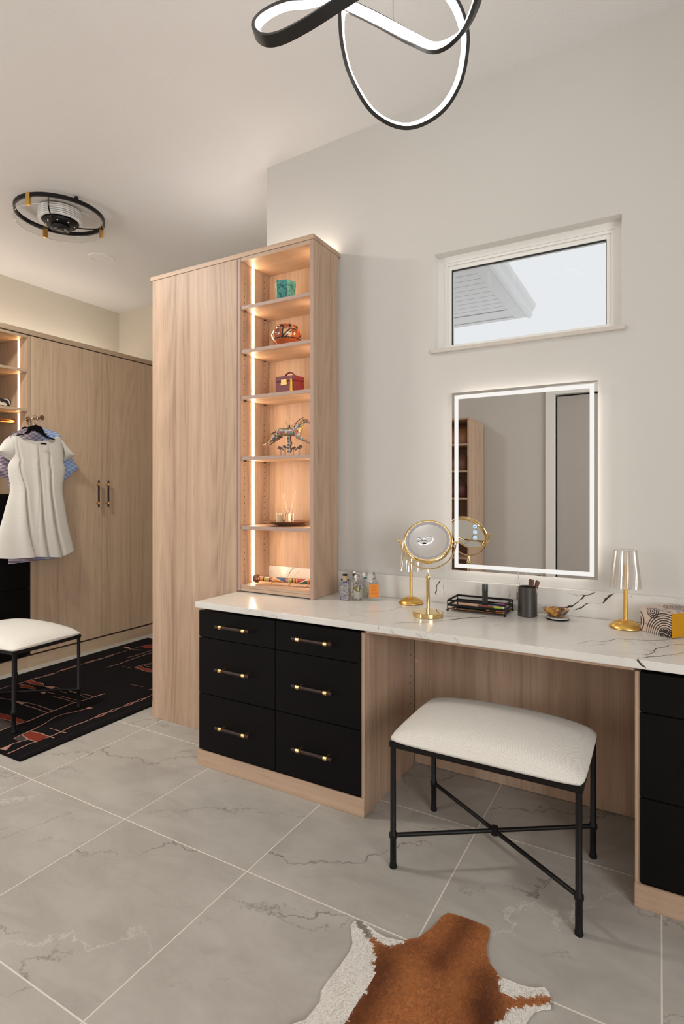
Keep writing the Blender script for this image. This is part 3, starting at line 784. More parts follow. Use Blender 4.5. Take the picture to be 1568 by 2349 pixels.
diamonds([(1240, 1612), (1345, 1572)], .016, (1,)); diamonds([(1345, 1572), (1455, 1530)], .014, (0,)); rug_strip(pk, [(1455, 1530), (1500, 1508)], .006); rug_poly(ru, [(1495, 1508), (1530, 1480), (1530, 1500)])
rug_strip(gy, [(200, 2120), (500, 1985), (840, 1835), (1200, 1690), (1500, 1570)], .0025, .0085)
pk.build('line_pattern', M_PINK, rug, kind='stuff'); ru.build('rust_pattern', M_RUST, rug, kind='stuff'); gy.build('charcoal_pattern', M_GREYY, rug, kind='stuff')

# ------------------------------------------------------------------ closet wall on the left
XC = -3.964
cw = thing('closet', 'wide light-wood double-door closet beyond the wardrobe', 'closet', (XC, 3.0, 0))
def cz(y0, y1, z0, z1, xa=-.018, xb=0, bev=.001): return MB().box((xa, y0 - 3.0, z0), (xb, y1 - 3.0, z1), bev)
for k, (a, b2, hy_) in enumerate(((2.4085, 3.002, 2.951), (3.0045, 3.60, 3.041))):
    d = cz(a, b2, .092, 2.397).build('door', M_CL, cw)
    h = bpy.data.objects  # handles: vertical bar pulls
    hb = MB().cyl((.032, hy_ - 3, 1.145), (.032, hy_ - 3, 1.362), .0068, n=14).build('handle', M_BAR, d, smooth=True)
    for z in (1.178, 1.329):
        MB().cyl((.032, hy_ - 3, z - .008), (.032, hy_ - 3, z + .008), .0085, n=14).cyl((.026, hy_ - 3, z), (0, hy_ - 3, z), .0045, n=10).build('handle_collar', M_BRASS, d, smooth=True)
cz(2.38, 3.73, .0, .078, -.03, .006).build('plinth', M_CLY, cw)
cz(2.39, 3.73, .079, .0895, -.05, -.02).build('shadow_gap', M_HOLE, cw)
cz(3.603, 3.73, .092, 2.397).build('filler_panel', M_CL, cw)
MB().box((-.60, 2.41 - 3, .09), (-.02, 2.428 - 3, 2.39)).box((-.60, 3.71 - 3, .09), (-.02, 3.728 - 3, 2.39)).build('side_panel', M_CL, cw)
cu = thing('closet_shelves', 'lit open shelf unit with a hanging rod at the left edge', 'shelf', (XC, 1.7, 0))
def kz(x0, x1, y0, y1, z0, z1, bev=.0008): return MB().box((x0, y0 - 1.7, z0), (x1, y1 - 1.7, z1), bev)
kz(-.58, 0, 2.386, 2.4065, 1.252, 2.397).build('side_panel', M_CL, cu)
kz(-.58, 0, 1.15, 1.17, .08, 2.397).build('side_panel', M_CL, cu)
kz(-.60, -.581, 1.15, 2.4065, .08, 2.397).build('back_panel', M_CL, cu)
kz(-.58, 0, 1.171, 2.385, 2.379, 2.397).build('top_panel', M_CLY, cu)
for z in (2.150, 1.868):
    kz(-.57, -.004, 1.172, 2.384, z - .019, z).build('shelf', M_CLY, cu)
kz(-.03, .006, 1.15, 2.379, .0, .078).build('plinth', M_CLY, cu)
ledk = MB()
for a, b2 in ((1.26, 1.843), (1.871, 2.127), (2.153, 2.375)): ledk.box((-.117, 2.3840 - 1.7, a), (-.102, 2.3857 - 1.7, b2))
ledk.build('light_strip', glow('closet_light_strip', (1.0, 0.58, 0.27, 1), 26.0), cu)
MB().cyl((-.16, 1.172 - 1.7, 1.785), (-.16, 2.384 - 1.7, 1.785), .015, n=16).build('hanging_rod', plain('copper_rod', (0.55, 0.26, 0.12, 1), .25, 1.0), cu, smooth=True)
cb_ = thing('chest_of_drawers', 'tall black chest of drawers below the closet shelves', 'drawers', (XC, 1.78, 0))
MB().box((-.55, -.60, .09), (-.022, .62, 1.25), .001).build('carcass', M_BLACK, cb_)
for z0, z1 in ((.094, .573), (.577, .91), (.914, 1.245)):
    MB().box((-.020, -.59, z0), (.0, .625, z1), .0015).build('drawer', M_BLACK, cb_)
top = MB().box((XC - .60, 1.13, 2.404), (XC + .006, 3.73, 2.440), .001).build('top_board', M_CLY)
tag(top, 'long light-wood board running along the top of the closet', 'board')
cv2 = MB().box((XC - .56, 1.6, 2.4405), (XC - .545, 3.6, 2.448)).build('cove_strip', glow('closet_cove_strip', (1.0, 0.91, 0.80, 1), 30.0))
tag(cv2, 'thin light strip lying along the top of the closet', 'lamp')
# patterned pouch on the shelf
pp = [at(u, v, Y=2.28) for u, v in ((0, 0),)]
pb = MB().box((0, -.17, 0), (.03, .055, .055), .008)
def zebra():
    k = Nodes('black_cream_print'); w_ = k.add('TexWave', wave_type='BANDS', bands_direction='DIAGONAL'); k.link(k.coords('Object'), w_.inputs['Vector'])
    w_.inputs['Scale'].default_value = 9; w_.inputs['Distortion'].default_value = 7; w_.inputs['Detail'].default_value = 2; w_.inputs['Detail Scale'].default_value = 1.4
    k.link(k.ramp(w_.outputs['Fac'], (.72, (0.012, .01, .01, 1)), (.76, (.6, .5, .4, 1))), k.b.inputs['Base Color']); k.b.inputs['Roughness'].default_value = .7
    return k.m
po = pb.build('printed_pouch', zebra(), loc=(XC - .07, 2.24, 1.869)); tag(po, 'black and cream printed pouch lying on the lit closet shelf', 'pouch')

# ------------------------------------------------------------------ valet rod, hangers and dresses
vr = thing('valet_rod', 'short bronze pull-out valet rod with trumpet end, holding the hangers', 'rod', (XC, 2.38, 1.79))
M_NICK = plain('brushed_bronze_nickel', (0.50, 0.40, 0.29, 1), .25, 1.0)
MB().lathe([(.017, 0), (.017, .012), (.008, .014)], 16, T(-.0, 0, 0) @ Matrix.Rotation(PI / 2, 4, 'Y')).build('mount', M_NICK, vr, smooth=True)
MB().lathe([(.0075, 0), (.0075, .13), (.012, .135), (.012, .14), (.008, .145), (.010, .165), (.017, .180), (.018, .183), (.001, .183)], 16, Matrix.Rotation(PI / 2, 4, 'Y')).build('rod', M_NICK, vr, smooth=True)
def zd(x, y): return (x / 5.873, 920 + y / 5.873)
def interp(tab, y):
    for (a, va_), (b2, vb_) in zip(tab[:-1], tab[1:]):
        if y <= b2: return va_ + (vb_ - va_) * (y - a) / (b2 - a) if b2 > a else va_
    return tab[-1][1]
def make_dress(name, label, X, L, R, top, bottom, mat, folds, depth=.055, sleeves=(), loc=None, piping=None):
    t = thing(name, label, 'dress', loc)
    O = Vector(loc)
    nr, nc = 46, 72; front = []; back = []
    for i in range(nr + 1):
        f = i / nr; rf, rb = [], []
        for j in range(nc + 1):
            s = j / nc
            yt = top(s); yb = bottom(s); y = yt + (yb - yt) * f
            x = interp(L, y) + (interp(R, y) - interp(L, y)) * s
            p = at(*zd(x, y), X=X)
            bul = math.sqrt(max(0, 1 - (2 * s - 1) ** 2))
            g = min(1, f * 1.6)
            w_ = sum(a * math.exp(-((s - (c0 + (c1 - c0) * f)) / wd) ** 2) * (lo + (1 - lo) * g) for c0, c1, wd, a, lo in folds)
            rf.append(Vector((X + depth * bul * (.45 + .55 * f) + w_, p.y, p.z)) - O)
            yb2 = y if f > .12 else y - (60 * (1 - f / .12)) * bul
            p2 = at(*zd(x, yb2), X=X)
            rb.append(Vector((X - depth * .35 * bul, p2.y, p2.z)) - O)
        front.append(rf); back.append(rb)
    m = MB().grid(front); m.grid([list(reversed(r_)) for r_ in back])
    m.build('bodice_and_skirt', mat, t, smooth=60)
    for poly, bulge in sleeves:
        # a short flared sleeve: two shells over an outline strip (upper edge / lower edge pairs)
        A = [at(*zd(*q), X=X) - O for q in poly[0]]; B = [at(*zd(*q), X=X) - O for q in poly[1]]
        n = 12; F1, F2 = [], []
        for i in range(len(A)):
            r1, r2 = [], []
            for k in range(n + 1):
                s = k / n; p = A[i].lerp(B[i], s); bb = math.sin(PI * s)
                r1.append(p + Vector((bulge * bb + .004, 0, 0))); r2.append(p + Vector((-bulge * .6 * bb, 0, 0)))
            F1.append(r1); F2.append(r2)
        def dens(G):
            out = []
            for a, b2 in zip(G[:-1], G[1:]):
                for q in range(4): out.append([u.lerp(v, q / 4) for u, v in zip(a, b2)])
            out.append(G[-1]); return out
        MB().grid(dens(F1)).grid(dens(F2)).build('sleeve', mat, t, smooth=60)
    return t
LW = [(440, 160), (560, 132), (700, 128), (800, 140), (850, 112), (900, 100), (1000, 112), (1150, 140), (1250, 127), (1400, 82), (1600, 28), (1800, -32), (2000, -75), (2120, -95)]
RW = [(440, 790), (560, 845), (700, 862), (800, 858), (850, 856), (900, 882), (1000, 868), (1150, 843), (1250, 848), (1400, 872), (1600, 904), (1800, 948), (2000, 997), (2120, 1020)]
def topW(s):
    x = 150 + 640 * s
    if x < 225: return 470 - (225 - x) * -.05
    if x > 735: return 505 - (x - 735) * .15
    u_ = (x - 225) / 510.0
    return 462 + 45 * u_ + 112 * math.sin(PI * u_) ** .8
def botW(s):
    return 2112 + (-30) * s ** 2 * 1 - 82 * max(0, (s - .82) / .18) ** .7 + 10 * math.sin(s * 9)
fold_w = [(.10, .49, .022, -.034, .0), (.50, .645, .020, -.030, .0), (.70, .825, .020, -.032, .0), (.06, .40, .09, .018, .2), (.44, .57, .06, .014, .2), (.64, .745, .05, .014, .1), (.50, .50, .008, -.003, 1)]
fold_old = [(.30, .17, .05, -.012, .3), (.42, .50, .035, -.028, .25), (.50, .50, .010, -.004, 1), (.60, .66, .035, -.030, .2), (.70, .84, .032, -.034, .15), (.24, .30, .05, .016, .6), (.48, .58, .05, .020, .3), (.72, .75, .05, .020, .3), (.16, .10, .05, .012, .4)]
sl = [(([(130, 470), (60, 520), (0, 600), (-40, 660)], [(192, 805), (120, 800), (30, 745), (-38, 690)]), .022),
      (([(800, 500), (850, 540), (920, 635), (990, 722)], [(870, 815), (880, 800), (940, 770), (992, 740)]), .022)]
dress = make_dress('white_dress', 'ivory short-sleeved flared dress on the front hanger of the valet rod', XC + .095, LW, RW, topW, botW, M_DRESS, fold_w, .05, sl, (XC + .095, 2.38, 1.0))
zp = MB(); p0 = at(*zd(487, 600), X=XC + .15) - dress.location; p1 = at(*zd(497, 1100), X=XC + .15) - dress.location
zp.tube([p0 + Vector((-.001, 0, 0)), p1 + Vector((-.002, 0, 0))], .0012, 6)
zp.build('zip', M_DRESS, dress)
pl = at(*zd(585, 575), X=XC + .148) - dress.location
MB().box((pl.x, pl.y - .022, pl.z - .005), (pl.x + .002, pl.y + .022, pl.z + .005)).build('neck_label', M_BLACK, dress, label='small black neck label')

def stripes():
    k = Nodes('blue_white_stripe'); w_ = k.add('TexWave', wave_type='BANDS', bands_direction='Z')
    v_ = k.coords('Object', (1, 1, 1), (0.12, 0, 0)); k.link(v_, w_.inputs['Vector']); w_.inputs['Scale'].default_value = 33; w_.inputs['Distortion'].default_value = 0.6; w_.inputs['Detail'].default_value = 1
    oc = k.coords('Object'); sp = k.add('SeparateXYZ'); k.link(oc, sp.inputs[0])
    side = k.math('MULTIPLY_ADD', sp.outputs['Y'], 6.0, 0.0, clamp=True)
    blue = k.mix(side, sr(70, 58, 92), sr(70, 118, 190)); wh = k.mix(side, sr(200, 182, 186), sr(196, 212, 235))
    f_ = k.ramp(w_.outputs['Fac'], (.42, (0, 0, 0, 1)), (.55, (1, 1, 1, 1)))
    k.link(k.mix(f_, blue, wh), k.b.inputs['Base Color']); k.b.inputs['Roughness'].default_value = .85; return k.m
M_STRIPE = stripes()
LS = [(430, 150), (600, 100), (850, 80), (1000, 95), (1200, 130), (1500, 130), (1800, 120), (2200, 108)]
RS = [(430, 800), (600, 850), (850, 850), (1000, 862), (1200, 830), (1500, 840), (1800, 850), (2200, 862)]
sl2 = [(([(100, 560), (40, 640), (-30, 760), (-60, 900)], [(150, 1160), (130, 1080), (60, 1040), (-50, 980)]), .02),
       (([(820, 620), (880, 690), (960, 765), (1045, 900)], [(840, 1090), (880, 1045), (950, 990), (1046, 910)]), .02)]
sd_ = make_dress('striped_shirt_dress', 'blue and white pinstriped shirt dress hanging behind the ivory dress', XC + .042, LS, RS, lambda s: 470 - 60 * math.sin(PI * s), lambda s: 2196 - 110 * s, M_STRIPE, [(.3, .3, .06, .010, .5), (.7, .7, .06, .010, .5)], .028, sl2, (XC + .042, 2.38, 1.0))
def hanger(label, X, pts, hook_top):
    t = thing('coat_hanger', label, 'hanger', (X, 2.45, 1.70)); O = Vector(t.location)
    # shoulder bar: broad at the centre, thin at the ends
    up = [at(*zd(*p), X=X) - O for p in pts[0]]; lo = [at(*zd(*p), X=X) - O for p in pts[1]]
    m = MB()
    Fp = [[p + Vector((.005, 0, 0)) for p in up], [p + Vector((.006, 0, 0)) for p in lo], [p + Vector((-.006, 0, 0)) for p in lo], [p + Vector((-.005, 0, 0)) for p in up], [p + Vector((.005, 0, 0)) for p in up]]
    m.grid(Fp)
    m.add([Fp[0][0], Fp[1][0], Fp[2][0], Fp[3][0]], [(0, 1, 2, 3)]); m.add([Fp[0][-1], Fp[1][-1], Fp[2][-1], Fp[3][-1]], [(3, 2, 1, 0)])
    m.build('shoulder_bar', M_BLACK, t)
    c = (up[len(up) // 2 - 1] + up[len(up) // 2]) / 2
    q = []
    tp = Vector((0, 2.38 - 2.45 + hook_top[0], 1.79 - 1.70 + .0105))
    for k in range(12):
        a = math.radians(-30 + 22 * k)
        q.append(Vector((0, tp.y + .018 * math.cos(a), tp.z - .008 + .018 * math.sin(a))))
    path = [c + Vector((0, 0, -.005)), c + Vector((0, 0, .012)), Vector((0, (c.y + q[0].y) / 2 + .01, (c.z + q[0].z) / 2))] + q
    MB().tube(path, .0016, 6).build('hook', plain('steel_hook', (0.7, 0.66, 0.6, 1), .25, 1.0), t, smooth=True)
    return t
hanger('black plastic hanger holding the ivory dress', XC + .093, ([(225, 455), (330, 435), (370, 400), (385, 345), (430, 335), (480, 320), (520, 335), (560, 352), (590, 420), (640, 480), (735, 512)], [(225, 468), (330, 452), (395, 430), (420, 405), (440, 400), (480, 405), (500, 420), (540, 430), (570, 455), (640, 500), (735, 524)]), (.0, 0))
hanger('second black hanger behind, holding the striped dress', XC + .014, ([(215, 455), (290, 400), (300, 355), (330, 346), (360, 350), (380, 350), (400, 360), (480, 430), (640, 500), (680, 515)], [(215, 470), (300, 425), (320, 395), (340, 385), (360, 385), (390, 390), (410, 410), (480, 450), (640, 512), (680, 525)]), (.0, 0))

# ------------------------------------------------------------------ ceiling: pendant, fan, downlights
def cam_pt(u, v, d):
    r = (u - CX) / F * d
    return Vector((r * CS - d * SN, d * CS + r * SN, EYE - (v - HY) / F * d))
def cam_dir(a, b2, c):                      # right, up, towards the camera
    e = math.radians(39); h, b2 = c * math.cos(e) + b2 * math.sin(e), b2 * math.cos(e) - c * math.sin(e)   # seen from below
    return Vector((a * CS + h * SN, a * SN - h * CS, b2))
def zp1(x, y): return (540 + x / 2.613, y / 2.613)
CP = [  # ribbon centre line (as seen), distance, direction its lit face looks
 (115, 175, 1.60, (1, .1, .3)), (160, 235, 1.55, (.35, .5, -.75)), (260, 230, 1.52, (-.1, .35, -.9)), (420, 150, 1.49, (-.2, .25, -.95)), (600, 35, 1.46, (-.3, .2, -.95)),
 (760, -70, 1.45, (-.2, .4, -.9)), (1000, -260, 1.45, (0, -.4, -.9)), (1300, -260, 1.44, (-.4, -.5, -.7)), (1450, -90, 1.43, (-.85, -.1, -.5)),
 (1430, 60, 1.45, (-.9, .2, -.4)), (1340, 215, 1.48, (-.7, .6, -.1)), (1200, 290, 1.52, (-.1, .8, .55)), (1060, 235, 1.56, (.2, .35, .9)), (860, 125, 1.60, (.1, .15, 1)), (700, 48, 1.63, (.25, .1, 1)),
 (645, 40, 1.65, (.7, -.2, .6)), (630, 130, 1.66, (.97, 0, .2)), (645, 300, 1.67, (.96, .15, .08)), (700, 480, 1.68, (.85, .5, .02)), (830, 680, 1.69, (.5, .8, .0)), (1020, 762, 1.69, (-.05, 1, .05)),
 (1210, 680, 1.68, (-.6, .75, .2)), (1330, 510, 1.67, (-.9, .4, .25)), (1378, 290, 1.66, (-.97, 0, .3)), (1362, 140, 1.66, (-.9, -.1, .45)), (1300, 0, 1.67, (-.7, -.4, .6)),
 (1180, -130, 1.70, (-.4, -.7, .6)), (950, -190, 1.73, (0, -.8, .6)), (700, -90, 1.74, (.1, -.75, .65)), (480, 5, 1.73, (.15, -.7, .7)), (300, 30, 1.70, (.25, -.65, .7)), (170, 95, 1.65, (.7, -.4, .6))]
def catmull(P, n):
    out = []
    N = len(P)
    for i in range(N):
        p0, p1, p2, p3 = P[i - 1], P[i], P[(i + 1) % N], P[(i + 2) % N]
        for k in range(n):
            t = k / n; out.append(0.5 * ((2 * p1) + (-p0 + p2) * t + (2 * p0 - 5 * p1 + 4 * p2 - p3) * t * t + (-p0 + 3 * p1 - 3 * p2 + p3) * t ** 3))
    return out
pts = catmull([cam_pt(*zp1(a, b2), d) for a, b2, d, n_ in CP], 8)
nrm = catmull([cam_dir(*n_).normalized() for a, b2, d, n_ in CP], 8)
pend = thing('pendant_lamp', 'black looping ribbon pendant with bright white inner light, hanging at the top of the picture', 'lamp', (pts[100].x, pts[100].y, 2.30))
O = Vector(pend.location)
W_, T_ = .031, .011
blk, wht = [], []
N = len(pts)
for i in range(N):
    t = (pts[(i + 1) % N] - pts[i - 1]).normalized(); n_ = nrm[i] - t * nrm[i].dot(t); n_.normalize(); b_ = t.cross(n_).normalized(); p = pts[i] - O
    blk.append([p + b_ * W_ / 2 + n_ * T_ / 2, p + b_ * W_ / 2 - n_ * T_ / 2, p - b_ * W_ / 2 - n_ * T_ / 2, p - b_ * W_ / 2 + n_ * T_ / 2])
    w2 = W_ * .80
    wht.append([p + b_ * w2 / 2 + n_ * (T_ / 2 - .001), p + b_ * w2 / 2 + n_ * (T_ / 2 + .003), p - b_ * w2 / 2 + n_ * (T_ / 2 + .003), p - b_ * w2 / 2 + n_ * (T_ / 2 - .001)])
MB().grid(blk + [blk[0]], closed_u=True).build('ribbon_housing', plain('satin_black_aluminium', (0.022, 0.021, 0.020, 1), .38, .3), pend, smooth=50)
MB().grid(wht + [wht[0]], closed_u=True).build('light_diffuser', glow('white_diffuser', (1.0, 0.965, 0.925, 1), 14.0), pend, smooth=50)
wr = cam_pt(901, 48, 1.60) - O
for dd in ((0, 0),):
    MB().cyl(wr, (wr.x, wr.y, 3.09 - O.z), .0008, n=6).build('wire', M_STEEL, pend)
    q = pts[8 * 7] - O; MB().cyl(q, (q.x, q.y, 3.09 - O.z), .0008, n=6).build('wire', M_STEEL, pend)
    q = pts[8 * 28] - O; MB().cyl(q, (q.x, q.y, 3.09 - O.z), .0008, n=6).build('wire', M_STEEL, pend)
MB().cyl((wr.x - .05, wr.y - .03, 3.055 - O.z), (wr.x - .05, wr.y - .03, 3.096 - O.z), .09, n=32).build('canopy', M_STEEL, pend, smooth=True)

fan = thing('ceiling_fan', 'low-profile ring ceiling fan with black band, clear rim and gold clips', 'fan', (-3.285, 2.187, 3.047))
FR_, FZ = .259, -.050
def ringmesh(r0, r1, z0, z1, n=56): return MB().lathe([(r0, z0), (r1, z0), (r1, z1), (r0, z1), (r0, z0)], n, cap=False)
ringmesh(FR_ - .012, FR_, FZ, FZ + .024).build('black_band', M_STEEL, fan, smooth=30)
ringmesh(FR_ - .003, FR_, FZ - .046, FZ - .001).build('clear_rim', M_CLEAR, fan, smooth=30)
MB().tube([(FR_ * math.cos(a * PI / 28), FR_ * math.sin(a * PI / 28), FZ - .046) for a in range(56)], .0016, 6, closed=True).build('rim_edge', plain('clear_edge', (.50, .48, .45, 1), .2), fan)
for (u, v) in ((70, 455), (98, 533), (237, 530)):
    p = at(u, v, Z=3.047 + FZ) - Vector(fan.location); a = math.atan2(p.y, p.x)
    MB().box((FR_ - .014, -.014, FZ - .048), (FR_ + .003, .014, FZ + .026), .001, M=RZ(a)).build('gold_clip', M_BGOLD, fan)
M_FW = plain('white_fan_plastic', (.82, .81, .79, 1), .4)
MB().cyl((0, 0, -.078), (0, 0, 0), .108, n=36).build('motor_drum', M_STEEL, fan, smooth=True)
for k in range(6):
    ringmesh(.1085, .126, -.014 - k * .0115 - .0068, -.014 - k * .0115, 40).build('louvre', M_FW, fan, smooth=30)
M_GUN = plain('dark_gunmetal', (0.030, 0.029, 0.028, 1), .32, .5)
MB().lathe([(.098, -.080), (.094, -.096), (.072, -.104), (.058, -.106), (.0001, -.106)], 36).build('hub_flange', M_STEEL, fan, smooth=40)
MB().lathe([(.050, -.106), (.056, -.112), (.056, -.126), (.046, -.133), (.040, -.129), (.022, -.129), (.020, -.134), (.0001, -.134)], 32).build('motor_hub', M_GUN, fan, smooth=40)
for k in range(8):
    a = k * PI / 4; MB().ball((.082 * math.cos(a), .082 * math.sin(a), -.101), .0045, 8, 5).build('screw', M_WHITEP, fan, smooth=True)
for k in range(3):
    a = math.radians(-62 + 120 * k); q = []
    for j in range(9):
        s_2 = j / 8; q.append((math.cos(a + .25 * s_2) * (.09 + (FR_ - .098) * s_2), math.sin(a + .25 * s_2) * (.09 + (FR_ - .098) * s_2), -.095 - .010 * math.sin(PI * s_2) + (FZ + .105) * s_2))
    MB().tube(q, .0042, 8).build('support_arm', M_STEEL, fan, smooth=True)
p = at(175, 456, Z=3.03) - Vector(fan.location)
MB().ball((p.x, p.y, -.014), .013, 12, 8).build('knob', M_STEEL, fan, smooth=True)

fl = thing('added_fill_lamp', 'added round fill lamp over the closet aisle, out of view', 'lamp', (-3.10, 1.20, 3.048))  # added fixture that carries the closet fill light
MB().cyl((0, 0, -.03), (0, 0, 0), .20, n=40).build('canopy', M_TRIM, fl, smooth=30)
MB().lathe([(.19, -.031), (.19, -.06), (.175, -.075), (.0001, -.080)], 40).build('diffuser', glow('fill_lamp_glow', (1.0, 0.95, 0.88, 1), 3.0), fl, smooth=40)
dl = thing('recessed_lamp', 'flat white round recessed lamp in the ceiling beyond the ring fan', 'lamp', (-3.70, 2.80, 3.048))
MB().lathe([(.070, -.004), (.095, -.004), (.098, .0), (.070, 0), (.070, -.004)], 36, cap=False).build('trim_ring', M_TRIM, dl, smooth=30)
MB().cyl((0, 0, -.0025), (0, 0, -.0005), .069, n=32).build('lens', M_CEIL, dl, smooth=30)

# ------------------------------------------------------------------ cowhide
def zh(x, y): return (680 + x / 2.45, 2050 + y / 2.45)
def gp2(p): q = at(*zh(*p), Z=0); return (q.x, q.y)
OUT = [(50, 733), (130, 620), (140, 550), (180, 490), (240, 420), (290, 350), (315, 290), (303, 190), (330, 158), (370, 162), (400, 185), (450, 230), (500, 260), (560, 270), (600, 275), (635, 262), (680, 258), (740, 220), (780, 180), (815, 130), (850, 112), (880, 120), (960, 150), (1020, 172), (1070, 190), (1085, 205), (1083, 240), (1065, 300), (1068, 350), (1085, 410), (1130, 465), (1145, 485), (1200, 500), (1280, 530), (1340, 545), (1390, 543), (1415, 570), (1425, 590), (1425, 640), (1430, 652), (1380, 658), (1340, 668), (1310, 700), (1290, 733)]
out = [gp2(p) for p in OUT]
a0, a1 = Vector(gp2((680, 733))), Vector(gp2((960, 150)))
ax = (a1 - a0).normalized(); pr = Vector((ax.y, -ax.x))           # nose direction and its right-hand side
bc = Vector(gp2((680, 733)))
rear = [(.24, -.12), (.30, -.25), (.36, -.45), (.44, -.60), (.60, -.74), (.62, -.80), (.50, -.82), (.36, -.80), (.20, -.86), (.04, -.90), (.02, -1.02), (-.02, -1.02), (-.04, -.90), (-.20, -.86), (-.36, -.80), (-.50, -.82), (-.62, -.80), (-.60, -.72), (-.46, -.58), (-.40, -.42), (-.34, -.28), (-.27, -.18)]
outline = out + [tuple(bc + pr * a + ax * b2) for a, b2 in rear]
white1 = [gp2(p) for p in [(-300, 900), (-100, 700), (100, 560), (260, 300), (290, 150), (345, 152), (385, 215), (405, 250), (440, 330), (432, 380), (438, 440), (410, 530), (350, 620), (285, 733), (200, 900)]]
white2 = [gp2(p) for p in [(372, 150), (395, 205), (420, 245), (480, 290), (520, 312), (560, 305), (610, 275), (600, 240), (400, 150)]]
grey = [gp2(p) for p in [(325, 150), (375, 155), (410, 220), (425, 245), (395, 255), (360, 205)]]
white3 = [gp2(p) for p in [(1142, 470), (1145, 560), (1165, 580), (1210, 595), (1260, 588), (1425, 588), (1440, 520), (1200, 470)]]
white4 = [gp2(p) for p in [(1440, 632), (1300, 640), (1210, 655), (1185, 690), (1150, 725), (1085, 760), (1000, 900), (1500, 900)]]
darks = [((480, 430), (330, 733), 62, .36), ((960, 160), (800, 400), 48, .5), ((1060, 500), (1080, 733), 60, .45), ((500, 330), (660, 300), 45, .65), ((800, 400), (820, 733), 50, .85), ((1020, 640), (1040, 733), 50, .5)]
darks = [(Vector(gp2(a)), Vector(gp2(b2)), w_ / 1250.0, m_) for a, b2, w_, m_ in darks]
CB, CW, CG = (0.35, 0.125, 0.040), (0.66, 0.63, 0.58), (0.23, 0.20, 0.165)
rh = random.Random(11)
def hide_col(x, y):
    jx, jy = x + rh.gauss(0, .003), y + rh.gauss(0, .003)
    if inpoly(jx, jy, grey): c = CG
    elif inpoly(jx, jy, white1) or inpoly(jx, jy, white2) or inpoly(jx, jy, white3) or inpoly(jx, jy, white4): c = CW
    else:
        f = 1.0
        p = Vector((x, y))
        for a, b2, w_, m_ in darks:
            t = max(0, min(1, (p - a).dot(b2 - a) / (b2 - a).length_squared)); d = (p - a.lerp(b2, t)).length
            f *= 1 - (1 - m_) * math.exp(-(d / w_) ** 2)
        f *= rh.uniform(.86, 1.12)
        c = (CB[0] * f, CB[1] * f ** 1.15, CB[2] * f ** 1.2)
    return (*c, 1)
hide = thing('cowhide_rug', 'brown and white cowhide lying on the tiles in the foreground', 'rug', (bc.x, bc.y, 0))
xs = [p[0] for p in outline]; ys = [p[1] for p in outline]
def hz(x, y): return .006 + .003 * math.sin(x * 17 + 1) * math.sin(y * 13) + .002 * math.sin(x * 41 + y * 29)
bm = bmesh.new()
vv = [bm.verts.new((x, y, 0)) for x, y in outline]; fc = bm.faces.new(vv)
bmesh.ops.triangulate(bm, faces=[fc])
x = min(xs)
while x < max(xs):
    x += .009; bmesh.ops.bisect_plane(bm, geom=bm.verts[:] + bm.edges[:] + bm.faces[:], plane_co=(x, 0, 0), plane_no=(1, 0, 0))
y = min(ys)
while y < max(ys):
    y += .009; bmesh.ops.bisect_plane(bm, geom=bm.verts[:] + bm.edges[:] + bm.faces[:], plane_co=(0, y, 0), plane_no=(0, 1, 0))
bm.verts.index_update(); hm = MB()
tv = [Vector((v.co.x - bc.x, v.co.y - bc.y, hz(v.co.x, v.co.y))) for v in bm.verts]; nb = len(tv)
bv = [Vector((v.co.x - bc.x, v.co.y - bc.y, .0008)) for v in bm.verts]
hm.v = tv + bv
for f in bm.faces:
    ids = [v.index for v in f.verts]; cc = f.calc_center_median(); col = hide_col(cc.x, cc.y)
    if f.normal.z < 0: ids.reverse()
    hm.f.append(tuple(ids)); hm.c.append(col); hm.f.append(tuple(i + nb for i in reversed(ids))); hm.c.append((.5, .45, .38, 1))
for e in bm.edges:
    if len(e.link_faces) == 1:
        a, b2 = e.verts[0].index, e.verts[1].index; hm.f.append((a, b2, b2 + nb, a + nb)); hm.c.append(hide_col(e.verts[0].co.x, e.verts[0].co.y))
bm.free()
M_HIDE = attr_mat('cowhide_skin', .75, bump=.2, scale=500, spec=.15)
M_FUR = attr_mat('cowhide_fur', .55, spec=.25, sheen=.1)
hm.build('hide', M_HIDE, hide, smooth=60)
fur = MB(); cnt = 0
fy0 = 1.0
while cnt < 90000:
    x = rh.uniform(min(xs), max(xs)); y = rh.uniform(.55, max(ys))
    if not inpoly(x, y, outline): continue
    cnt += 1
    c = hide_col(x, y)
    d = Vector((-ax.x + rh.gauss(0, .28) + .15 * pr.x * math.sin(y * 9), -ax.y + rh.gauss(0, .28), .14 + rh.uniform(0, .16))).normalized()
    L = rh.uniform(.006, .011); s2 = Vector((d.y, -d.x, 0)).normalized() * .0006
    p = Vector((x - bc.x, y - bc.y, hz(x, y) - .0005)); g = rh.uniform(.88, 1.12)
    fur.v += [tuple(p + s2), tuple(p - s2), tuple(p + d * L)]; fur.f.append((3 * cnt - 3, 3 * cnt - 2, 3 * cnt - 1)); fur.c.append((c[0] * g, c[1] * g, c[2] * g, 1))
fur.build('fur', M_FUR, hide, kind='stuff')

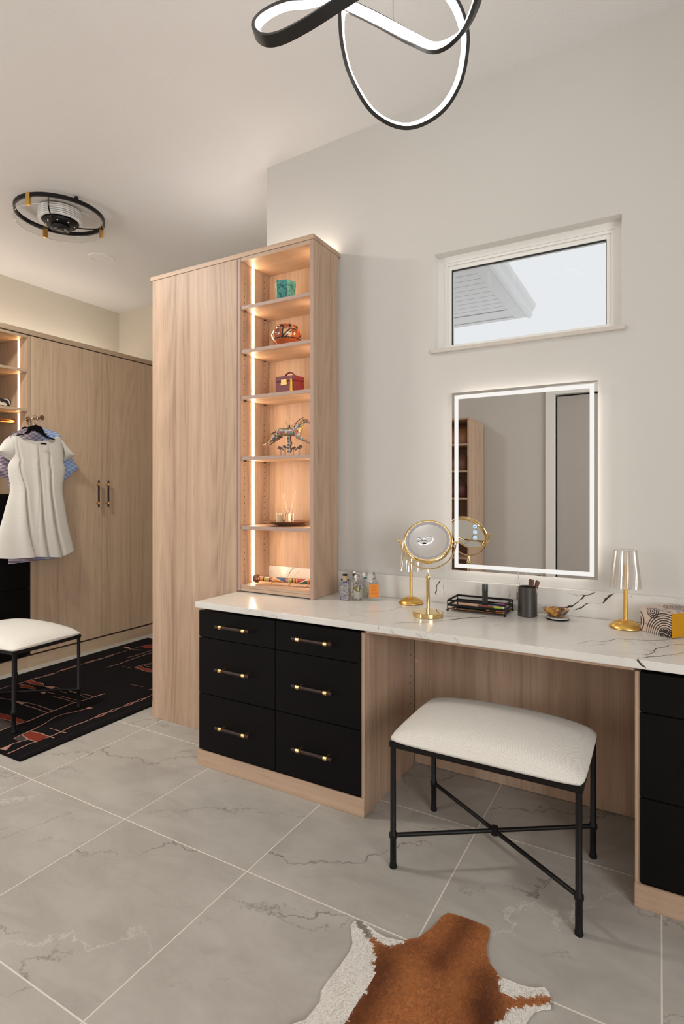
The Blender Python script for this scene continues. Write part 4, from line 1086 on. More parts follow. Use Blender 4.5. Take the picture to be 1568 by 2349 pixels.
# ------------------------------------------------------------------ things on the display shelves
M_TURQ = None
def turq():
    k = Nodes('turquoise_glaze'); n = k.noise(k.coords('Object'), 60, 5, .6); n2 = k.noise(k.coords('Object'), 220, 3)
    c = k.ramp(n, (.35, (0.006, 0.035, 0.035, 1)), (.47, (0.03, 0.17, 0.15, 1)), (.7, (0.07, 0.30, 0.255, 1)))
    k.link(c, k.b.inputs['Base Color']); k.b.inputs['Roughness'].default_value = .35; k.bump(n2, .5, .002); return k.m
tq = thing('turquoise_box', 'turquoise glazed hexagonal pierced box on the topmost display shelf', 'box', (-1.660, 2.335, 2.2125), .25)
hexa = [(.054 * math.cos(a * PI / 3), .054 * math.sin(a * PI / 3)) for a in range(6)]
MT = turq(); MDK = plain('dark_pierced_hole', (0.012, 0.03, 0.03, 1), .8)
MB().prism(hexa, .092).build('body', MT, tq)
lidh = [(x * 1.04, y * 1.04) for x, y in hexa]
MB().prism(lidh, .026, T(0, 0, .0935)).build('lid', MT, tq)
MB().ball((0, 0, .124), .006, 10, 6).build('lid_knob', MT, tq, smooth=True)
ho = MB()
rr_ = random.Random(2)
for f in range(6):
    a = f * PI / 3 + PI / 6; Rm = RZ(a); ap = .054 * math.cos(PI / 6)
    for i in range(5):
        for j in range(6):
            y = -.02 + .01 * i + (.005 if j % 2 else 0); z = .012 + .014 * j
            if abs(y) > .023: continue
            r_ = .0022 if (i + j) % 2 else .0012
            ho.add([Rm @ Vector((ap + .0004, y + r_ * math.cos(q * PI / 3), z + r_ * 1.5 * math.sin(q * PI / 3))) for q in range(6)], [tuple(range(6))])
ho.build('piercing', MDK, tq, kind='stuff')

pot = thing('pottery_jar', 'round burnt-orange pottery jar painted black and cream, second display shelf from the top', 'jar', (-1.652, 2.335, 1.9895))
prof = [(.030, .0), (.036, .004), (.052, .022), (.068, .042), (.078, .060), (.080, .072), (.074, .088), (.060, .100), (.054, .106), (.058, .112), (.056, .118), (.040, .124), (.030, .126)]
def potcol(a, z):
    k_ = a / (2 * PI) * 8; fr_ = k_ % 1
    OR = (0.30, 0.065, 0.018, 1); BK = (0.012, 0.008, 0.008, 1); CR = (0.50, 0.30, 0.17, 1)
    if z > .104:
        return BK if (abs(fr_ - .5) * 2 > (z - .10) / .03 * .9) and int(k_ * 2) % 2 == 0 else OR
    if z > .100: return CR
    if z > .050:
        h_ = (z - .05) / .05; q = (a / (2 * PI) * 5) % 1
        if q < .06: return BK
        if q < .5:
            if abs(h_ - q * 2) < .10: return BK
            if (h_ > q * 2) : return BK if (q * 14 % 1 < .45 and h_ > .75) else CR
            return CR if abs(h_ - q * 2 + .35) > .08 else BK
        zz = abs(((q - .5) * 16 % 1) - .5) * 2
        return BK if h_ > .35 + .4 * zz and q < .8 else OR
    if z > .044: return BK if (a * 14 / PI % 1) < .5 or z > .047 else OR
    return OR
pm = MB(); NN = 160
zz_ = []
for (r0, z0), (r1, z1) in zip(prof[:-1], prof[1:]):
    n = max(1, int((abs(z1 - z0) + abs(r1 - r0)) / .0016))
    for i in range(n):
        t = i / n; zz_.append((r0 + (r1 - r0) * t, z0 + (z1 - z0) * t))
zz_.append(prof[-1])
for (r0, z0), (r1, z1) in zip(zz_[:-1], zz_[1:]):
    for i in range(NN):
        a0_, a1_ = 2 * PI * i / NN, 2 * PI * (i + 1) / NN
        pm.add([(r0 * math.cos(a0_), r0 * math.sin(a0_), z0), (r0 * math.cos(a1_), r0 * math.sin(a1_), z0), (r1 * math.cos(a1_), r1 * math.sin(a1_), z1), (r1 * math.cos(a0_), r1 * math.sin(a0_), z1)], [(0, 1, 2, 3)], potcol(a0_, (z0 + z1) / 2))
pj_ = pm.build('jar_body', attr_mat('burnished_pottery', .22, coat=.4), pot)
bmm = bmesh.new(); bmm.from_mesh(pj_.data); bmesh.ops.remove_doubles(bmm, verts=bmm.verts[:], dist=1e-5); bmm.to_mesh(pj_.data); bmm.free()
pj_.data.polygons.foreach_set('use_smooth', [True] * len(pj_.data.polygons))

jc = thing('jewellery_case', 'burgundy leather jewellery case with brass clasp and yellow tassel on the third display shelf', 'case', (-1.638, 2.343, 1.7553))
M_BURG = plain('burgundy_leather', (0.125, 0.010, 0.016, 1), .42, bump=.25, scale=700)
MB().box((-.060, -.043, 0), (.060, .043, .068), .003).build('case_body', M_BURG, jc)
MB().box((-.0605, -.0435, .069), (.0605, .0435, .096), .003).build('case_lid', M_BURG, jc)
MB().tube([(-.030 * math.cos(PI * q / 12), 0, .094 + .026 * math.sin(PI * q / 12)) for q in range(13)], .0035, 8, flat=1.6).build('handle', M_BURG, jc, smooth=True)
MB().box((-.022, -.047, .062), (.012, -.0435, .078), .001).box((-.024, -.0465, .050), (.014, -.0433, .064), .003).build('clasp', M_BRASS, jc)
ts = MB().ball((.040, -.047, .072), .006, 10, 6)
for q in range(14): ts.cyl((.040 + .004 * math.cos(q), -.047 + .0025 * math.sin(q), .068), (.040 + .007 * math.cos(q), -.047 + .003 * math.sin(q), .004), .0016, .0014, n=5)
ts.tube([(.040, -.045, .098), (.041, -.047, .088), (.040, -.047, .076)], .0015, 6)
ts.build('tassel', plain('yellow_silk', (0.62, 0.33, 0.015, 1), .6, bump=.3, scale=900), jc)

# carousel horse
HO = Vector((-1.655, 2.335, 1.4475))
hs = thing('horse_figurine', 'leaping horse figurine in multicoloured patchwork above a ring of small birds, fourth display shelf', 'figurine', HO)
def z8(x, y): return (590 + x / 11.2, 930 + y / 11.2)
def hp(x, y, dy=0.0):
    u, v = z8(x, y); q = at(u, v, Y=2.335 + dy) - HO; return (q.x, q.y, q.z)
def skin(name, chains, mat, parent, sub=1):
    """chains: lists of (point, radius) ; the first point of a chain may be an (index) of an earlier vertex"""
    V, E_, R_ = [], [], []
    for ch in chains:
        prev = None
        for it in ch:
            if isinstance(it, int): prev = it; continue
            V.append(it[0]); R_.append(it[1]); i = len(V) - 1
            if prev is not None: E_.append((prev, i))
            prev = i
    me = bpy.data.meshes.new(name); me.from_pydata(V, E_, []); o = bpy.data.objects.new(name, me); C.objects.link(o); o.parent = parent
    sk = o.modifiers.new('skin', 'SKIN'); sk.use_smooth_shade = True
    for i, d in enumerate(me.skin_vertices[0].data):
        r_ = R_[i]; d.radius = (r_ * 1.75, r_ * 1.75)
        d.use_root = (i == 0)
    ss = o.modifiers.new('sub', 'SUBSURF'); ss.levels = sub; ss.render_levels = sub
    me.materials.append(mat); return o
def patch():
    k = Nodes('patchwork_paint'); v = k.add('TexVoronoi'); k.link(k.coords('Object'), v.inputs['Vector']); v.inputs['Scale'].default_value = 125; v.inputs['Randomness'].default_value = .9
    sp = k.add('SeparateColor'); k.link(v.outputs['Color'], sp.inputs[0])
    c = k.ramp(sp.outputs[0], (.0, (0.16, 0.11, 0.08, 1)), (.18, (0.10, 0.07, 0.06, 1)), (.30, (0.45, 0.30, 0.03, 1)), (.42, (0.08, 0.20, 0.10, 1)), (.52, (0.20, 0.15, 0.12, 1)), (.66, (0.38, 0.06, 0.04, 1)), (.74, (0.30, 0.28, 0.25, 1)), (.86, (0.05, 0.10, 0.18, 1)), (1.0, (0.55, 0.25, 0.05, 1)))
    r_ = c.node; r_.color_ramp.interpolation = 'CONSTANT'
    k.link(c, k.b.inputs['Base Color']); k.b.inputs['Roughness'].default_value = .35; return k.m
M_PATCH = patch(); M_IRON = plain('brown_iron', (0.05, 0.025, 0.018, 1), .5)
ch = [
 [(hp(800, 690), .0125), (hp(690, 690), .0125), (hp(600, 685), .0135), (hp(545, 700), .0115)],                      # 0..3 trunk to rump
 [0, (hp(900, 690), .0130), (hp(990, 690), .0150), (hp(1050, 620), .0125), (hp(1110, 500), .0090), (hp(1180, 410), .0070), (hp(1250, 390), .0078), (hp(1320, 415), .0058), (hp(1385, 440), .0046)],  # 4..11 chest, neck, head
 [3, (hp(500, 770, -.008), .0095), (hp(400, 870, -.009), .0052), (hp(290, 960, -.009), .0028), (hp(210, 1010, -.009), .0030), (hp(135, 1020, -.009), .0026)],
 [3, (hp(560, 800, .008), .0092), (hp(480, 880, .009), .0052), (hp(400, 950, .009), .0028), (hp(330, 1000, .009), .0030), (hp(262, 1025, .009), .0024)],
 [6, (hp(1040, 790, -.008), .0088), (hp(1150, 860, -.009), .0038), (hp(1260, 900, -.009), .0028), (hp(1370, 960, -.009), .0028), (hp(1420, 985, -.009), .0026)],
 [6, (hp(1060, 800, .008), .0085), (hp(1180, 890, .009), .0034), (hp(1290, 940, .009), .0026), (hp(1400, 1000, .009), .0026)],
]
skin('horse_body', ch, M_PATCH, hs, 2)
for dy in (-.003, .004):
    MB().cyl(hp(1250, 370, dy), hp(1255, 285, dy), .0028, .0004, n=8).build('ear', plain('ochre_paint', (.5, .3, .08, 1), .4), hs, smooth=True)
tl = []
for i, (x, y, r_) in enumerate(((505, 640, .0045), (465, 680, .0050), (440, 705, .003), (415, 700, .0048), (385, 720, .0045), (368, 735, .0028), (350, 730, .0035), (318, 755, .0012))): tl.append((hp(x, y), r_))
MB().tube([p for p, r_ in tl], [r_ for p, r_ in tl], 10).build('tail', M_IRON, hs, smooth=True)
mn = [hp(930, 620), hp(950, 530), hp(1010, 430), (hp(1100, 350)), hp(1200, 305)]
MB().tube(mn, [.002, .0022, .0024, .0022, .001], 8).build('mane', M_IRON, hs, smooth=True)
MB().box((-.011, -.012, -.006), (.012, .012, .006), .003, M=T(*hp(815, 605))).build('saddle', M_IRON, hs)
hn = MB()
for s in (-1, 1):
    q = [hp(825 + s * 25, 560), hp(825 + s * 80, 500), hp(825 + s * 95, 430), hp(825 + s * 60, 365)]
    hn.tube(q, [.003, .0035, .0025, .0006], 8)
    hn.build('horn', plain('pale_horn', (.45, .30, .16, 1), .3), hs, smooth=True); hn = MB()
MB().box((-.003, -.003, 0), (.003, .003, .014), M=T(*hp(822, 580))).build('saddle_post', M_IRON, hs)
# zig-zag post: blocks leaning alternately
zg = [(790, 1215), (805, 1150), (795, 1130), (815, 1060), (795, 1030), (790, 1000), (820, 960), (790, 925), (785, 880), (800, 800)]
zz = [(812, 1215), (825, 1145), (800, 1060), (832, 975), (805, 890), (812, 800)]
M_PZ = plain('black_green_enamel', (0.01, 0.03, 0.022, 1), .3); M_PZE = plain('pewter_edge', (.34, .36, .32, 1), .4); M_RED = plain('red_brown_side', (.16, .045, .03, 1), .5)
for a, b2 in zip(zz[:-1], zz[1:]):
    A, B = Vector(hp(*a)), Vector(hp(*b2)); w_ = .0085
    V = [A + Vector((-w_, -.006, 0)), A + Vector((w_, -.006, 0)), B + Vector((w_, -.006, 0)), B + Vector((-w_, -.006, 0))]
    V += [p + Vector((0, .012, 0)) for p in V]
    MB().add(V, [(0, 1, 2, 3), (7, 6, 5, 4), (0, 4, 5, 1), (2, 6, 7, 3), (0, 3, 7, 4), (1, 5, 6, 2)]).build('post_block', M_PZE, hs)
    c = (A + B) / 2
    V2 = [c + (p - c) * .74 + Vector((0, -.0023, 0)) for p in V[:4]]
    for p in V2: p.y = V[0].y - .0006
    MB().add(V2 + [p + Vector((0, .0004, 0)) for p in V2], [(0, 1, 2, 3), (0, 4, 5, 1), (1, 5, 6, 2), (2, 6, 7, 3), (3, 7, 4, 0)]).build('post_inlay', M_PZ, hs)
    V3 = [V[1] + Vector((.0002, 0, 0)), V[5] + Vector((.0002, 0, 0)), V[6] + Vector((.0002, 0, 0)), V[2] + Vector((.0002, 0, 0))]
    V3 += [p + Vector((.0028, 0, 0)) for p in V3]
    MB().add(V3, [(0, 1, 2, 3), (7, 6, 5, 4), (0, 4, 5, 1), (1, 5, 6, 2), (2, 6, 7, 3), (3, 7, 4, 0)]).build('post_side', M_RED, hs)
MB().lathe([(.052, 0), (.052, .003), (.030, .006), (.0001, .0065)], 28, T(-.002, -.0, .0), sy=.8).build('base', plain('navy_brown_base', (.03, .04, .075, 1), .4), hs, smooth=30)
def bird(x, y, s, dy, sc=1.0):
    """flat cut-iron crow standing on thin legs; s = facing side"""
    P2 = [(-.017, .004), (-.010, -.003), (0, -.006), (.008, -.004), (.022, -.013), (.024, -.011), (.012, .002), (.002, .010), (-.006, .013), (-.012, .013), (-.015, .009), (-.0165, .007), (-.021, .001)]
    P2 = [(a * -s * sc, b2 * sc) for a, b2 in P2]
    if s > 0: P2.reverse()
    if sum(p[0] * q[1] - q[0] * p[1] for p, q in zip(P2, P2[1:] + P2[:1])) < 0: P2.reverse()
    o = Vector(hp(x, y, dy))
    b_ = MB().prism(P2, .003, T(*o) @ Matrix.Rotation(PI / 2, 4, 'X')).build('bird', M_IRON, hs)
    for q in (-.003, .003): MB().cyl((o.x + q, o.y - .0015, .006), (o.x + q * .8, o.y - .0015, o.z - .004 * sc), .0009, n=6).build('bird_leg', M_IRON, b_)
bird(600, 1110, -1, -.022); bird(1080, 1090, 1, -.018, 1.1); bird(720, 1080, -1, .018, .9); bird(930, 1110, 1, .012, .8)

# diffuser group on a wooden plate
pl_ = MB().lathe([(.030, 0), (.045, .001), (.085, .012), (.112, .022), (.113, .025), (.108, .024), (.080, .0145), (.045, .006), (.0001, .005)], 48).build('wooden_plate', plain('varnished_dark_wood', (0.20, 0.065, 0.018, 1), .25, coat=.5, var=.5, scale=25), loc=(-1.652, 2.336, 1.0965), smooth=50)
tag(pl_, 'round varnished wooden plate on the fifth display shelf', 'plate')
PZ = 1.0965 + .0065
M_OIL = glass('pale_scent_oil', (0.95, 0.85, 0.62, 1), 0, 1.33)
df = thing('reed_diffuser', 'clear bottle with pale reeds at the back of the wooden plate', 'diffuser', (-1.652, 2.350, PZ + .0005))
MB().lathe([(.017, 0), (.0185, .002), (.0185, .046), (.010, .056), (.0085, .058), (.0085, .078), (.0095, .080), (.0070, .080), (.0065, .06), (.0155, .045), (.0155, .004), (.0001, .003)], 24).build('bottle', M_GLASS, df, smooth=40)
M_REED = plain('pale_reed', (.70, .52, .32, 1), .7)
for (dx, dy, zt_) in ((-.036, .01, .165), (-.030, -.008, .150), (.042, .004, .168), (.018, .012, .10)):
    MB().cyl((-dx * .22, -dy * .2, .006), (dx, dy, zt_), .0013, n=6).build('reed', M_REED, df)
M_LABELB = plain('beige_paper_label', (.50, .38, .24, 1), .7, var=.3, scale=200)
vt = thing('glass_votive', 'small glass with beige label on the left of the wooden plate', 'glass', (-1.683, 2.318, PZ + .0015))
MB().lathe([(.0155, 0), (.017, .002), (.017, .056), (.0158, .056), (.0155, .004), (.0001, .004)], 24).build('glass_wall', M_GLASS, vt, smooth=40)
MB().lathe([(.0173, .010), (.0173, .046)], 24, cap=False).build('paper_label', M_LABELB, vt, smooth=True)
vt2 = thing('glass_votive', 'empty clear glass on the right of the wooden plate', 'glass', (-1.618, 2.322, PZ + .0015))
MB().lathe([(.0165, 0), (.018, .002), (.018, .058), (.0168, .058), (.0165, .005), (.0001, .005)], 6).build('glass_wall', M_GLASS, vt2)

# beaded stick lying on the bottom shelf
A, B = Vector((-1.790, 2.266, .8275)), Vector((-1.440, 2.318, .8275)); d = (B - A); LEN = d.length
bs = thing('beaded_stick', 'long stick banded in orange, red, yellow and blue beads on the lowest display shelf', 'ornament', (A.x, A.y, .7985), math.atan2(d.y, d.x))
colr = dict(o=(0.55, .17, .015, 1), r=(.30, .03, .025, 1), y=(.52, .36, .06, 1), k=(.02, .012, .012, 1), n=(.03, .045, .09, 1), w=(.6, .5, .38, 1), g=(.03, .09, .045, 1))
seg = [(.000, 'k'), (.012, 'o'), (.020, 'k'), (.026, 'o'), (.040, 'r'), (.044, 'k'), (.050, 'y'), (.054, 'P'), (.072, 'y'), (.075, 'k'), (.084, 'r'), (.092, 'o'), (.100, 'w'), (.102, 'D'), (.172, 'w'), (.174, 'r'), (.184, 'w'), (.186, 'P'), (.204, 'k'), (.210, 'o'), (.220, 'k'), (.226, 'o'), (.232, 'w'), (.234, 'E'), (.290, 'o'), (.300, 'k'), (.306, 'y'), (.312, 'P'), (.340, 'y')]
rm = MB(); nA, nL = 28, 170
for i in range(nL):
    x0_, x1_ = LEN * i / nL, LEN * (i + 1) / nL; xm = (x0_ + x1_) / 2; key = [c for s_x, c in seg if s_x <= xm][-1]
    for j in range(nA):
        a, b2 = 2 * PI * j / nA, 2 * PI * (j + 1) / nA; th = ((a + b2) / 2 - PI) / PI
        hh = math.sin((a + b2) / 2)
        if key == 'P': c = colr['y'] if (int(xm * 500) + int(j / 2)) % 3 else colr['k']
        elif key == 'D': q = (xm - .102) / .07; c = colr['o'] if hh * .5 + .5 < 1.02 - q - .06 else (colr['w'] if hh * .5 + .5 < 1.02 - q + .06 else colr['n'])
        elif key == 'E': q = (xm - .234) / .056; c = colr['r'] if hh * .5 + .5 > q + .08 else (colr['w'] if hh * .5 + .5 > q - .08 else colr['g'])
        else: c = colr[key]
        R_ = .0125
        rm.add([(x0_, R_ * math.cos(a), .029 + R_ * math.sin(a)), (x1_, R_ * math.cos(a), .029 + R_ * math.sin(a)), (x1_, R_ * math.cos(b2), .029 + R_ * math.sin(b2)), (x0_, R_ * math.cos(b2), .029 + R_ * math.sin(b2))], [(0, 1, 2, 3)], c)
rm.build('beaded_shaft', attr_mat('glass_beads', .3, coat=.3, bump=.4, scale=700), bs)
MB().lathe([(.008, -.012), (.017, -.010), (.0225, .002), (.021, .012), (.013, .020)], 9, T(-.004, 0, .029) @ Matrix.Rotation(PI / 2, 4, 'Y')).build('end_knob', plain('copper_spiked_knob', (0.20, 0.085, 0.05, 1), .3, .7, bump=.8, scale=120), bs)
for q in (.09, .19, .29):
    for s in (-1, 1): MB().cyl((q - .010, s * .009, .0015), (q + .004, -s * .009, .017), .0016, n=6).build('rest_leg', M_BRASS, bs)
MB().ball((-.020, .0, .0045), .0042, 8, 6).build('rest_leg', M_BRASS, bs)

# ------------------------------------------------------------------ things on the countertop
Z0 = CT + .0006
M_RIB = None
def shade_mat():
    k = Nodes('ribbed_clear_shade'); k.n.remove(k.b)
    tr = k.add('BsdfTransparent'); tr.inputs[0].default_value = (.95, .94, .92, 1)
    gl = k.add('BsdfGlossy'); gl.inputs['Roughness'].default_value = .08
    tl_ = k.add('BsdfTranslucent'); tl_.inputs[0].default_value = (.85, .82, .78, 1)
    m1 = k.add('MixShader'); m1.inputs[0].default_value = .35; k.link(tr.outputs[0], m1.inputs[1]); k.link(tl_.outputs[0], m1.inputs[2])
    m2 = k.add('MixShader'); m2.inputs[0].default_value = .16; k.link(m1.outputs[0], m2.inputs[1]); k.link(gl.outputs[0], m2.inputs[2])
    k.link(m2.outputs[0], k.n['Material Output'].inputs[0]); return k.m
M_SHADE = shade_mat()
lm = thing('table_lamp', 'small gold table lamp with ribbed clear shade beside the paisley box', 'lamp', (-.114, 2.338, Z0))
MB().lathe([(.054, 0), (.056, .002), (.0555, .005), (.050, .013), (.038, .022), (.022, .028), (.0001, .031)], 40).build('base', M_BGOLD, lm, smooth=50)
MB().cyl((0, 0, .028), (0, 0, .235), .0068, n=20).build('stem', M_BGOLD, lm, smooth=True)
MB().ball((-.009, -.018, .029), .0032, 10, 6).build('switch', M_BRASS, lm, smooth=True)
rows = []
for zz2, rr2 in ((.150, .0535), (.20, .0478), (.25, .042), (.288, .0372), (.291, .0372)):
    rows.append([Vector(((rr2 + (.0016 if q % 2 else -.0008)) * math.cos(q * PI / 36), (rr2 + (.0016 if q % 2 else -.0008)) * math.sin(q * PI / 36), zz2)) for q in range(72)])
MB().grid(rows, closed_u=True).build('shade', M_SHADE, lm)
MB().tube([(.0376 * math.cos(q * PI / 18), .0376 * math.sin(q * PI / 18), .291 + (.001 if q % 2 else -.001)) for q in range(36)], .0011, 6, closed=True).build('shade_rim', M_GLASS, lm)
MB().cyl((0, 0, .235), (0, 0, .278), .012, n=18).build('diffuser', plain('frosted_diffuser', (.75, .66, .55, 1), .5), lm, smooth=True)
dup(lm, (-.986, 2.367, Z0), .4, 'small gold table lamp with ribbed clear shade half hidden behind the round makeup mirror')

mk = thing('makeup_mirror', 'round tilting gold makeup mirror on a stem with disc foot', 'mirror', (-.826, 2.161, Z0), math.radians(14.6))
MB().lathe([(.060, 0), (.0615, .002), (.0615, .017), (.059, .019), (.0001, .0195)], 48).build('foot', M_GOLD, mk, smooth=30)
MB().cyl((0, 0, .019), (0, 0, .150), .0068, n=20).build('stem', M_GOLD, mk, smooth=True)
MB().lathe([(.0072, .148), (.0085, .150), (.0085, .162), (.0072, .164), (.0055, .166), (.0050, .192)], 20).build('collar', M_GOLD, mk, smooth=40)
zc = 1.066 - Z0; Ry = .112
MB().tube([(Ry * math.cos(PI + PI * q / 28), 0, zc + Ry * math.sin(PI + PI * q / 28)) for q in range(29)], .0028, 8, flat=1.4).build('yoke', M_GOLD, mk, smooth=True)
for s in (-1, 1):
    MB().cyl((s * .100, 0, zc), (s * .118, 0, zc), .0025, n=10).ball((s * .119, 0, zc), .0055, 12, 8).build('pivot_knob', M_GOLD, mk, smooth=True)
TM = T(0, 0, zc) @ Matrix.Rotation(math.radians(-36), 4, 'X') @ Matrix.Rotation(PI / 2, 4, 'X')    # +Z of the head looks at -Y, tilted up
MB().lathe([(.0885, .0100), (.0925, .0110), (.0985, .0085), (.1005, .0), (.0985, -.0085), (.0925, -.011), (.0885, -.010)], 64, TM, cap=False).build('rim', M_GOLD, mk, smooth=60)
MB().lathe([(.0785, .0080), (.0890, .0100)], 64, TM, cap=False).build('light_ring', plain('grey_frosted_ring', (.33, .32, .34, 1), .35), mk, smooth=True)
MB().lathe([(.0775, .0075), (.0788, .0083)], 64, TM, cap=False).build('ring_edge', plain('dark_ring_edge', (.10, .10, .11, 1), .4), mk, smooth=True)
Rc = .27
MB().lathe([(r_, .0078 - (Rc - math.sqrt(Rc * Rc - .0779 ** 2)) + (Rc - math.sqrt(Rc * Rc - r_ * r_))) for r_ in (.0779, .07, .06, .05, .04, .03, .02, .01, .0001)], 96, TM, cap=False).build('magnifying_glass', M_MIRROR, mk, smooth=True)
MB().lathe([(.0885, -.0095), (.05, -.0075), (.0001, -.0072)], 64, TM, cap=False).build('back_glass', M_MIRROR, mk, smooth=True)

# perfume bottles
def speckle():
    k = Nodes('blue_speckled_print'); n = k.noise(k.coords('Object'), 150, 3); n2 = k.noise(k.coords('Object'), 60, 2)
    k.link(k.ramp(n, (.40, (0.05, 0.075, 0.20, 1)), (.48, (.42, .38, .34, 1)), (.62, (.30, .26, .22, 1)), (.66, (.07, .08, .13, 1))), k.b.inputs['Base Color'])
    k.b.inputs['Roughness'].default_value = .25; k.b.inputs['Transmission Weight'].default_value = .2; return k.m
pf = thing('perfume_bottle', 'square perfume bottle with blue speckled print and black-topped cork, leftmost of the bottles', 'perfume', (-1.284, 2.285, Z0), .1)
MB().box((-.0235, -.012, 0), (.0235, .012, .082), .004).build('bottle', speckle(), pf)
MB().lathe([(.009, .081), (.009, .089)], 14).build('neck', plain('blue_neck', (.05, .07, .22, 1), .3), pf, smooth=True)
MB().cyl((0, 0, .089), (0, 0, .114), .0105, n=20).build('cork', plain('pale_cork', (.52, .36, .20, 1), .7, var=.4, scale=300), pf, smooth=True)
MB().cyl((0, 0, .1145), (0, 0, .121), .0115, n=20).build('cap_disc', M_BLACK, pf, smooth=True)
for s in (-1, 1): MB().ball((s * .0165, 0, .094), .0045, 10, 6, (1, 1, 1.3)).build('side_bead', plain('navy_bead', (.02, .025, .07, 1), .3), pf, smooth=True)
MB().lathe([(.011, -.0132), (.0001, -.0134)], 18, T(.006, 0, .024) @ Matrix.Rotation(PI / 2, 4, 'X') @ T(0, 0, 0)).build('oval_label', M_WHITEP, pf)
def round_bottle(label, x, y, r, h, liquid, hl, cap_r, cap_col, neck_col, lab=None, ballh=None):
    t = thing('perfume_bottle', label, 'perfume', (x, y, Z0))
    MB().lathe([(r * .9, 0), (r, .003), (r, h * .86), (r * .8, h * .95), (.009, h), (.009, h + .010), (.0075, h + .010), (.0075, h - .002), (r * .74, h * .93), (r * .9, h * .85), (r * .9, .006), (.0001, .005)], 28).build('bottle', M_GLASS, t, smooth=50)
    if liquid: MB().lathe([(r * .88, .007), (r * .89, .009), (r * .89, hl), (.0001, hl)], 28).build('perfume_liquid', liquid, t, smooth=50)
    MB().cyl((0, 0, h + .0102), (0, 0, h + .020), .008, n=16).build('neck', neck_col, t, smooth=True)
    MB().ball((0, 0, h + .020 + cap_r * .8), cap_r, 18, 10, (1, 1, .85)).build('cap', cap_col, t, smooth=True)
    return t
M_CAPG = glass('clear_cap', (.96, .93, .90, 1), .02)
M_LIME = plain('green_yellow_liquid', (.42, .36, .04, 1), .1, Transmission_Weight=.5)
rb = round_bottle('round clear perfume bottle with white label and green-yellow band in front of two others', -1.236, 2.318, .0235, .078, None, 0, .0135, M_CAPG, M_CAPG)
MB().lathe([(.0212, .010), (.0212, .052)], 28, cap=False).build('paper_label', plain('cream_label', (.62, .58, .50, 1), .6), rb, smooth=True)
sw = MB(); V = []
for q in range(15):
    a = math.radians(-150 + 120 * q / 14); t = q / 14; V += [(.0214 * math.cos(a), .0214 * math.sin(a), .062), (.0214 * math.cos(a), .0214 * math.sin(a), .060 - .018 * min(1, t * 1.6))]
sw.add(V, [(2 * i, 2 * i + 1, 2 * i + 3, 2 * i + 2) for i in range(14)]); sw.build('green_band', M_LIME, rb)
round_bottle('clear perfume bottle with silver ball cap hidden behind the green-banded bottle', -1.297, 2.398, .0215, .085, glass('blush_perfume', (.95, .86, .78, 1), 0, 1.36), .05, .012, plain('silver_ball', (.75, .72, .70, 1), .1, 1.0), plain('dark_neck', (.08, .05, .05, 1), .3))
round_bottle('clear perfume bottle with teal neck standing behind the orange bottle', -1.238, 2.404, .0225, .075, glass('pale_green_perfume', (.86, .90, .70, 1), 0, 1.36), .048, .0145, M_CAPG, plain('teal_neck', (.03, .17, .15, 1), .3))
ob = thing('perfume_bottle', 'broad clear perfume bottle with orange label, rightmost of the bottles', 'perfume', (-1.163, 2.345, Z0), .45)
MB().box((-.0285, -.0135, 0), (.0285, .0135, .080), .006).lathe([(.024, 0), (.016, .010), (.010, .016), (.0085, .022)], 20, T(0, 0, .079), sy=.55).build('bottle', clear('heavy_clear_glass', (.93, .92, .90, 1), .12), ob, smooth=30)
MB().box((-.0225, -.0142, .016), (.0225, -.0138, .076)).build('orange_label', plain('orange_label', (.66, .20, .008, 1), .45), ob)
ll = MB()
for z, w_ in ((.064, .008), (.052, .012), (.049, .010), (.036, .016)): ll.box((-w_, -.0145, z - .0008), (w_, -.0143, z + .0008))
ll.build('label_lines', plain('dark_orange_print', (.42, .09, .01, 1), .5), ob)
MB().cyl((0, 0, .101), (0, 0, .120), .0075, n=16).build('clear_cap', M_CAPG, ob, smooth=True)
MB().cyl((0, 0, .1205), (0, 0, .131), .0048, n=14).build('spray_top', plain('grey_spray', (.2, .2, .19, 1), .3, .5), ob, smooth=True)
MB().ball((0, 0, .100), .005, 10, 6).build('collar', plain('copper_collar', (.55, .2, .06, 1), .3, .6), ob, smooth=True)

# cosmetics tray
tr = thing('cosmetics_tray', 'black wire cosmetics tray with copper bottom on ball feet', 'tray', (-.667, 2.360, Z0))
TX, TYY = .1205, .068
def rail(z0, z1):
    m = MB(); t_ = .003
    m.box((-TX, -TYY, z0), (TX, -TYY + t_, z1)).box((-TX, TYY - t_, z0), (TX, TYY, z1)).box((-TX, -TYY + t_, z0), (-TX + t_, TYY - t_, z1)).box((TX - t_, -TYY + t_, z0), (TX, TYY - t_, z1)); return m
rail(.042, .050).build('upper_rail', M_STEEL, tr); rail(.022, .031).build('lower_rail', M_STEEL, tr); rail(.008, .0105).build('bottom_rail', M_STEEL, tr)
MB().box((-TX + .0035, -TYY + .0035, .010), (TX - .0035, TYY - .0035, .0125)).build('copper_plate', plain('copper_mirror', (.62, .33, .17, 1), .12, 1.0), tr)
for sx in (-1, 1):
    for sy in (-1, 1):
        MB().cyl((sx * (TX - .0), sy * (TYY - .0), .008), (sx * TX, sy * TYY, .048), .0022, n=8).ball((sx * TX, sy * TYY, .0052), .0052, 12, 8).build('corner_post', M_STEEL, tr, smooth=True)
CZ = Z0 + .0130
